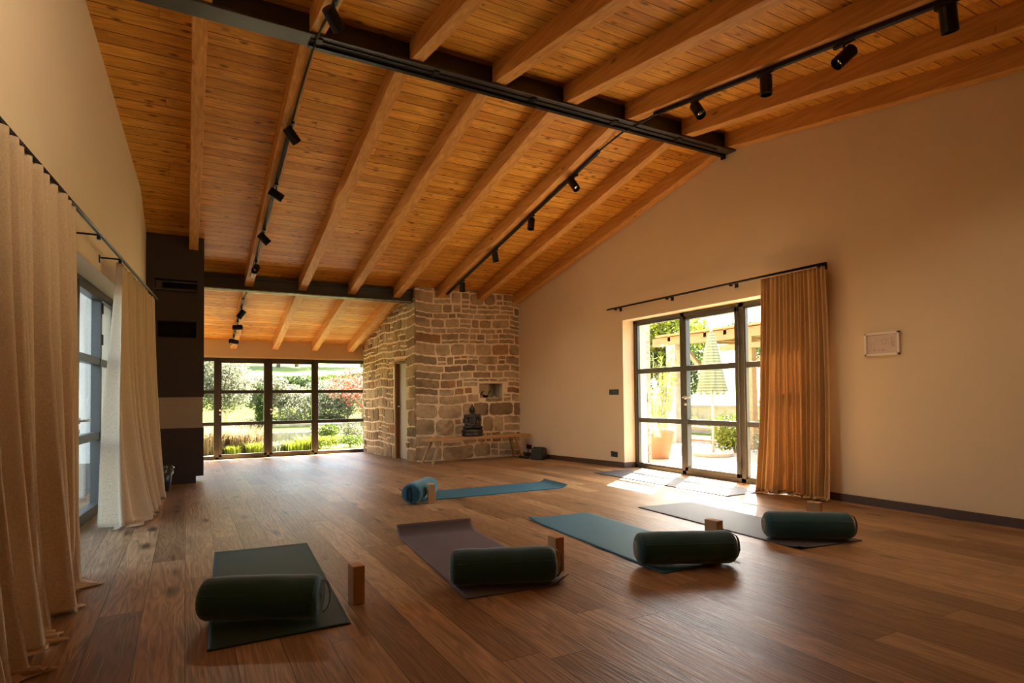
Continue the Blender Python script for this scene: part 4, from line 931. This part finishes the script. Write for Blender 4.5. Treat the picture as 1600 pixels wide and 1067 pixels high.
tree((15.2, 16.0, .4), 3.4, (1.4, 1.7, 1.45), 5000, .12, 'leaf_dark', 'bark', 'darker bushy tree under the left end of the pergola roof', 3, .10, 1.6)
tree((22.0, 17.0, 1.0), 3.6, (1.6, 1.6, 1.2), 3500, .15, 'leaf_dark', 'bark', 'distant dark tree on the lawn behind the pergola post', 4, .12, 2.2)
e = empty('shed', (19.5, 13.4, .6)); tag(e, 'distant small shed with a pitched timber roof on the lawn', 'shed')
m = MB(); m.box((19, 12.4, .4), (21, 14.2, 1.7)); m.build('walls', 'palebark', e)
m = MB(); m.add([(18.9, 12.2, 1.7), (21.1, 12.2, 1.7), (21.1, 13.3, 2.3), (18.9, 13.3, 2.3), (18.9, 14.4, 1.7), (21.1, 14.4, 1.7)], [(0, 1, 2, 3), (3, 2, 5, 4)]); m.build('roof', 'terracotta', e, solid=.08)

# ------------------------------------------------------------------ outside far: garden
m = MB(); m.box((-3.5, YF+.12, -.5), (5.6, 14.75, -.17)); struct(m.build('terrace_far', 'terrace'))
def hillz(y): return .15 if y < 22.5 else (.15+.5*(y-22.5) if y < 25 else (1.4+.19*(y-25) if y < 30 else 2.35+.12*(y-30)))
m = MB()
def GF(s, t):
    x = -14+s*32; y = 14.75+t*60; z = -.20 if y < 18 else (-.05 if y < 21.2 else hillz(y))
    return (x, y, z)
m.grid(GF, 40, 121); struct(m.build('garden_slope_far', 'lawn', smooth=False))
def gwall(x0, x1, y, z0, z1, label, seed):
    e = empty('garden_wall', ((x0+x1)/2, y, z0)); tag(e, label, 'wall'); m = MB(); m.box((x0, y, z0-.2), (x1, y+.3, z1)); m.build('wall_body', 'greystone', e)
    ms = stonework((x0, y, 0), (1, 0, 0), (0, -1, 0), x1-x0, lambda u: z1-.05, [], seed, zb=z0, dens=1.3); ms.build('stones', 'greystone', e)
gwall(2.0, 3.2, 18.0, -.2, .10, 'short low stone wall in the middle of the far garden', 41)
gwall(-6, 7.5, 21.2, -.05, .27, 'long low stone retaining wall across the far garden', 42)
for k, (x, y, z) in enumerate([(3.15, 18.6, -.02), (3.45, 19.3, .06), (3.75, 20.0, .14), (4.0, 20.7, .22)]):
    m = MB(); m.box((x-.15, y, z-.14), (x+.75, y+.4, z)); tag(m.build('garden_step', 'terrace', bevel=.01), f'{["lowest", "second", "third", "top"][k]} pale stone step of the far garden stairs', 'step', 'garden steps')
def grassclump(c, n, h, sp, mat_, label, seed, lean=.5, w_=.01):
    rnd = random.Random(seed); m = MB(); blades(m, (c[0], c[1], c[2]), n, h, sp, rnd, w_, lean); tag(m.build('grass_clump', mat_, loc=c), label, 'plant')
G0 = -.19
grassclump((.40, 15.5, G0), 1500, .72, 1.3, 'leaf_tan', 'tall tan ornamental grass at the left behind the far window', 1)
grassclump((1.15, 15.8, G0), 1700, .66, 1.5, 'leaf_tan', 'tan ornamental grass clump behind the left far door leaf', 2)
grassclump((.95, 15.1, G0), 380, .22, .5, 'leaf_lime', 'low yellow green grass tuft in front of the tan grasses', 3)
grassclump((1.45, 15.15, G0), 380, .28, .6, 'leaf_lime', 'yellow green grass tuft beside the middle mullion of the far window', 4)
grassclump((1.9, 15.5, G0), 500, .26, 1.0, 'leaf_silver', 'pale low grass tuft right of the far door handle', 5)
grassclump((2.35, 15.4, G0), 450, .27, .8, 'leaf_lime', 'low green grass tuft in front of the short garden wall', 6)
grassclump((2.75, 15.6, G0), 500, .36, .9, 'leaf_lime', 'yellow green grass tuft left of the right far panel', 7)
shrub('shrub', (3.25, 15.6, G0), (.45, .4, .17), 900, .06, 'leaf_lime', 'low yellow green shrub at the left of the right far panel', seed=21)
shrub('shrub', (3.75, 15.6, G0), (.5, .4, .20), 1000, .06, 'leaf_green', 'low green shrub at the lower right corner of the far window', seed=22)
shrub('shrub', (3.45, 16.9, G0), (.36, .36, .30), 1100, .07, 'leaf_green', 'rounded bright green shrub behind the right far panel', seed=23)
shrub('shrub', (4.2, 17.3, G0), (.5, .5, .32), 1100, .07, 'leaf_lav', 'rounded grey green shrub under the red tree', seed=24)
shrub('shrub', (1.9, 20.2, -.05), (.6, .5, .33), 1000, .08, 'leaf_lav', 'rounded grey shrub behind the left far door leaf', seed=25)
tree((4.75, 18.3, -.05), 2.35, (1.0, .9, .85), 2000, .075, 'leaf_red', 'bark', 'small red leaved tree at the right edge of the far window', 11, .04, 1.25, blobs=10)
tree((1.0, 19.0, -.05), 2.9, (1.25, 1.1, 1.05), 12000, .075, 'leaf_silver', 'palebark', 'pale barked olive tree behind the left far door leaf', 12, .075, 1.75, blobs=12)
tree((-.6, 20.5, 0), 3.4, (1.6, 1.4, 1.5), 6500, .10, 'leaf_green', 'bark', 'green leafy tree at the left edge of the far garden', 13, .10, 1.9)
tree((2.9, 22.6, .15), 1.75, (1.5, 1.0, .85), 9000, .09, 'leaf_silver', 'palebark', 'silvery olive tree above the long low wall, left one', 14, .06, .95)
tree((5.4, 22.8, .15), 1.75, (1.5, 1.0, .85), 9000, .09, 'leaf_silver', 'palebark', 'silvery olive tree above the long low wall, right one', 15, .06, .95)
shrub('cypress', (2.05, 19.6, -.05), (.22, .22, .85), 2600, .07, 'leaf_dark', 'narrow dark cypress behind the middle mullion of the far window', 'tree', 31, blobs=9)
for k, (x, y, nm) in enumerate([(3.6, 29.0, 'left'), (5.4, 30.0, 'middle'), (7.2, 31.0, 'right')]):
    z = hillz(y-4.0); shrub('hedge', (x, y-4.0, z-.15), (1.4, .7, .42), 2200, .13, 'leaf_dark' if k != 1 else 'leaf_green', f'{nm} dark rounded hedge on the slope of the far garden', 'hedge', 50+k)
for k, (x, y) in enumerate([(4.3, 33.5), (5.3, 34.0), (6.2, 33.2), (9.0, 34.5)]):
    z = hillz(y); tree((x, y, z), 3.6, (1.6, 1.6, 1.0), 2600, .22, 'leaf_lime', 'bark', f'{["first", "second", "third", "fourth"][k]} dark trunked tree from the left on the far hill', 60+k, .11, 2.2)
tree((-2.5, 27, 1.6), 6, (3.2, 2.5, 2.8), 6000, .2, 'leaf_green', 'bark', 'big green tree far left behind the far garden', 70, .2, 3.4)
tree((1.6, 27.5, 1.8), 4.0, (2.0, 1.6, 1.9), 5500, .16, 'leaf_lime', 'bark', 'yellow green tree behind the olive tree on the far slope', 71, .14, 2.6)

# ------------------------------------------------------------------ outside left: terrace and white boundary wall
m = MB(); m.box((-6, 1.0, -.4), (-1.02, 13, -.03)); struct(m.build('terrace_left', 'terrace'))
e = empty('garden_wall', (-3.2, 9.2, -.1)); tag(e, 'tall white rendered wall seen through the left glazed door', 'wall')
m = MB(); m.box((-5.6, 9.1, -.1), (-.84, 9.3, 3.1)); m.build('wall_body', 'white_wall', e)
m = MB(); m.box((-5.6, 9.06, -.1), (-.84, 9.1, .28)); m.build('plinth', 'terrace', e)
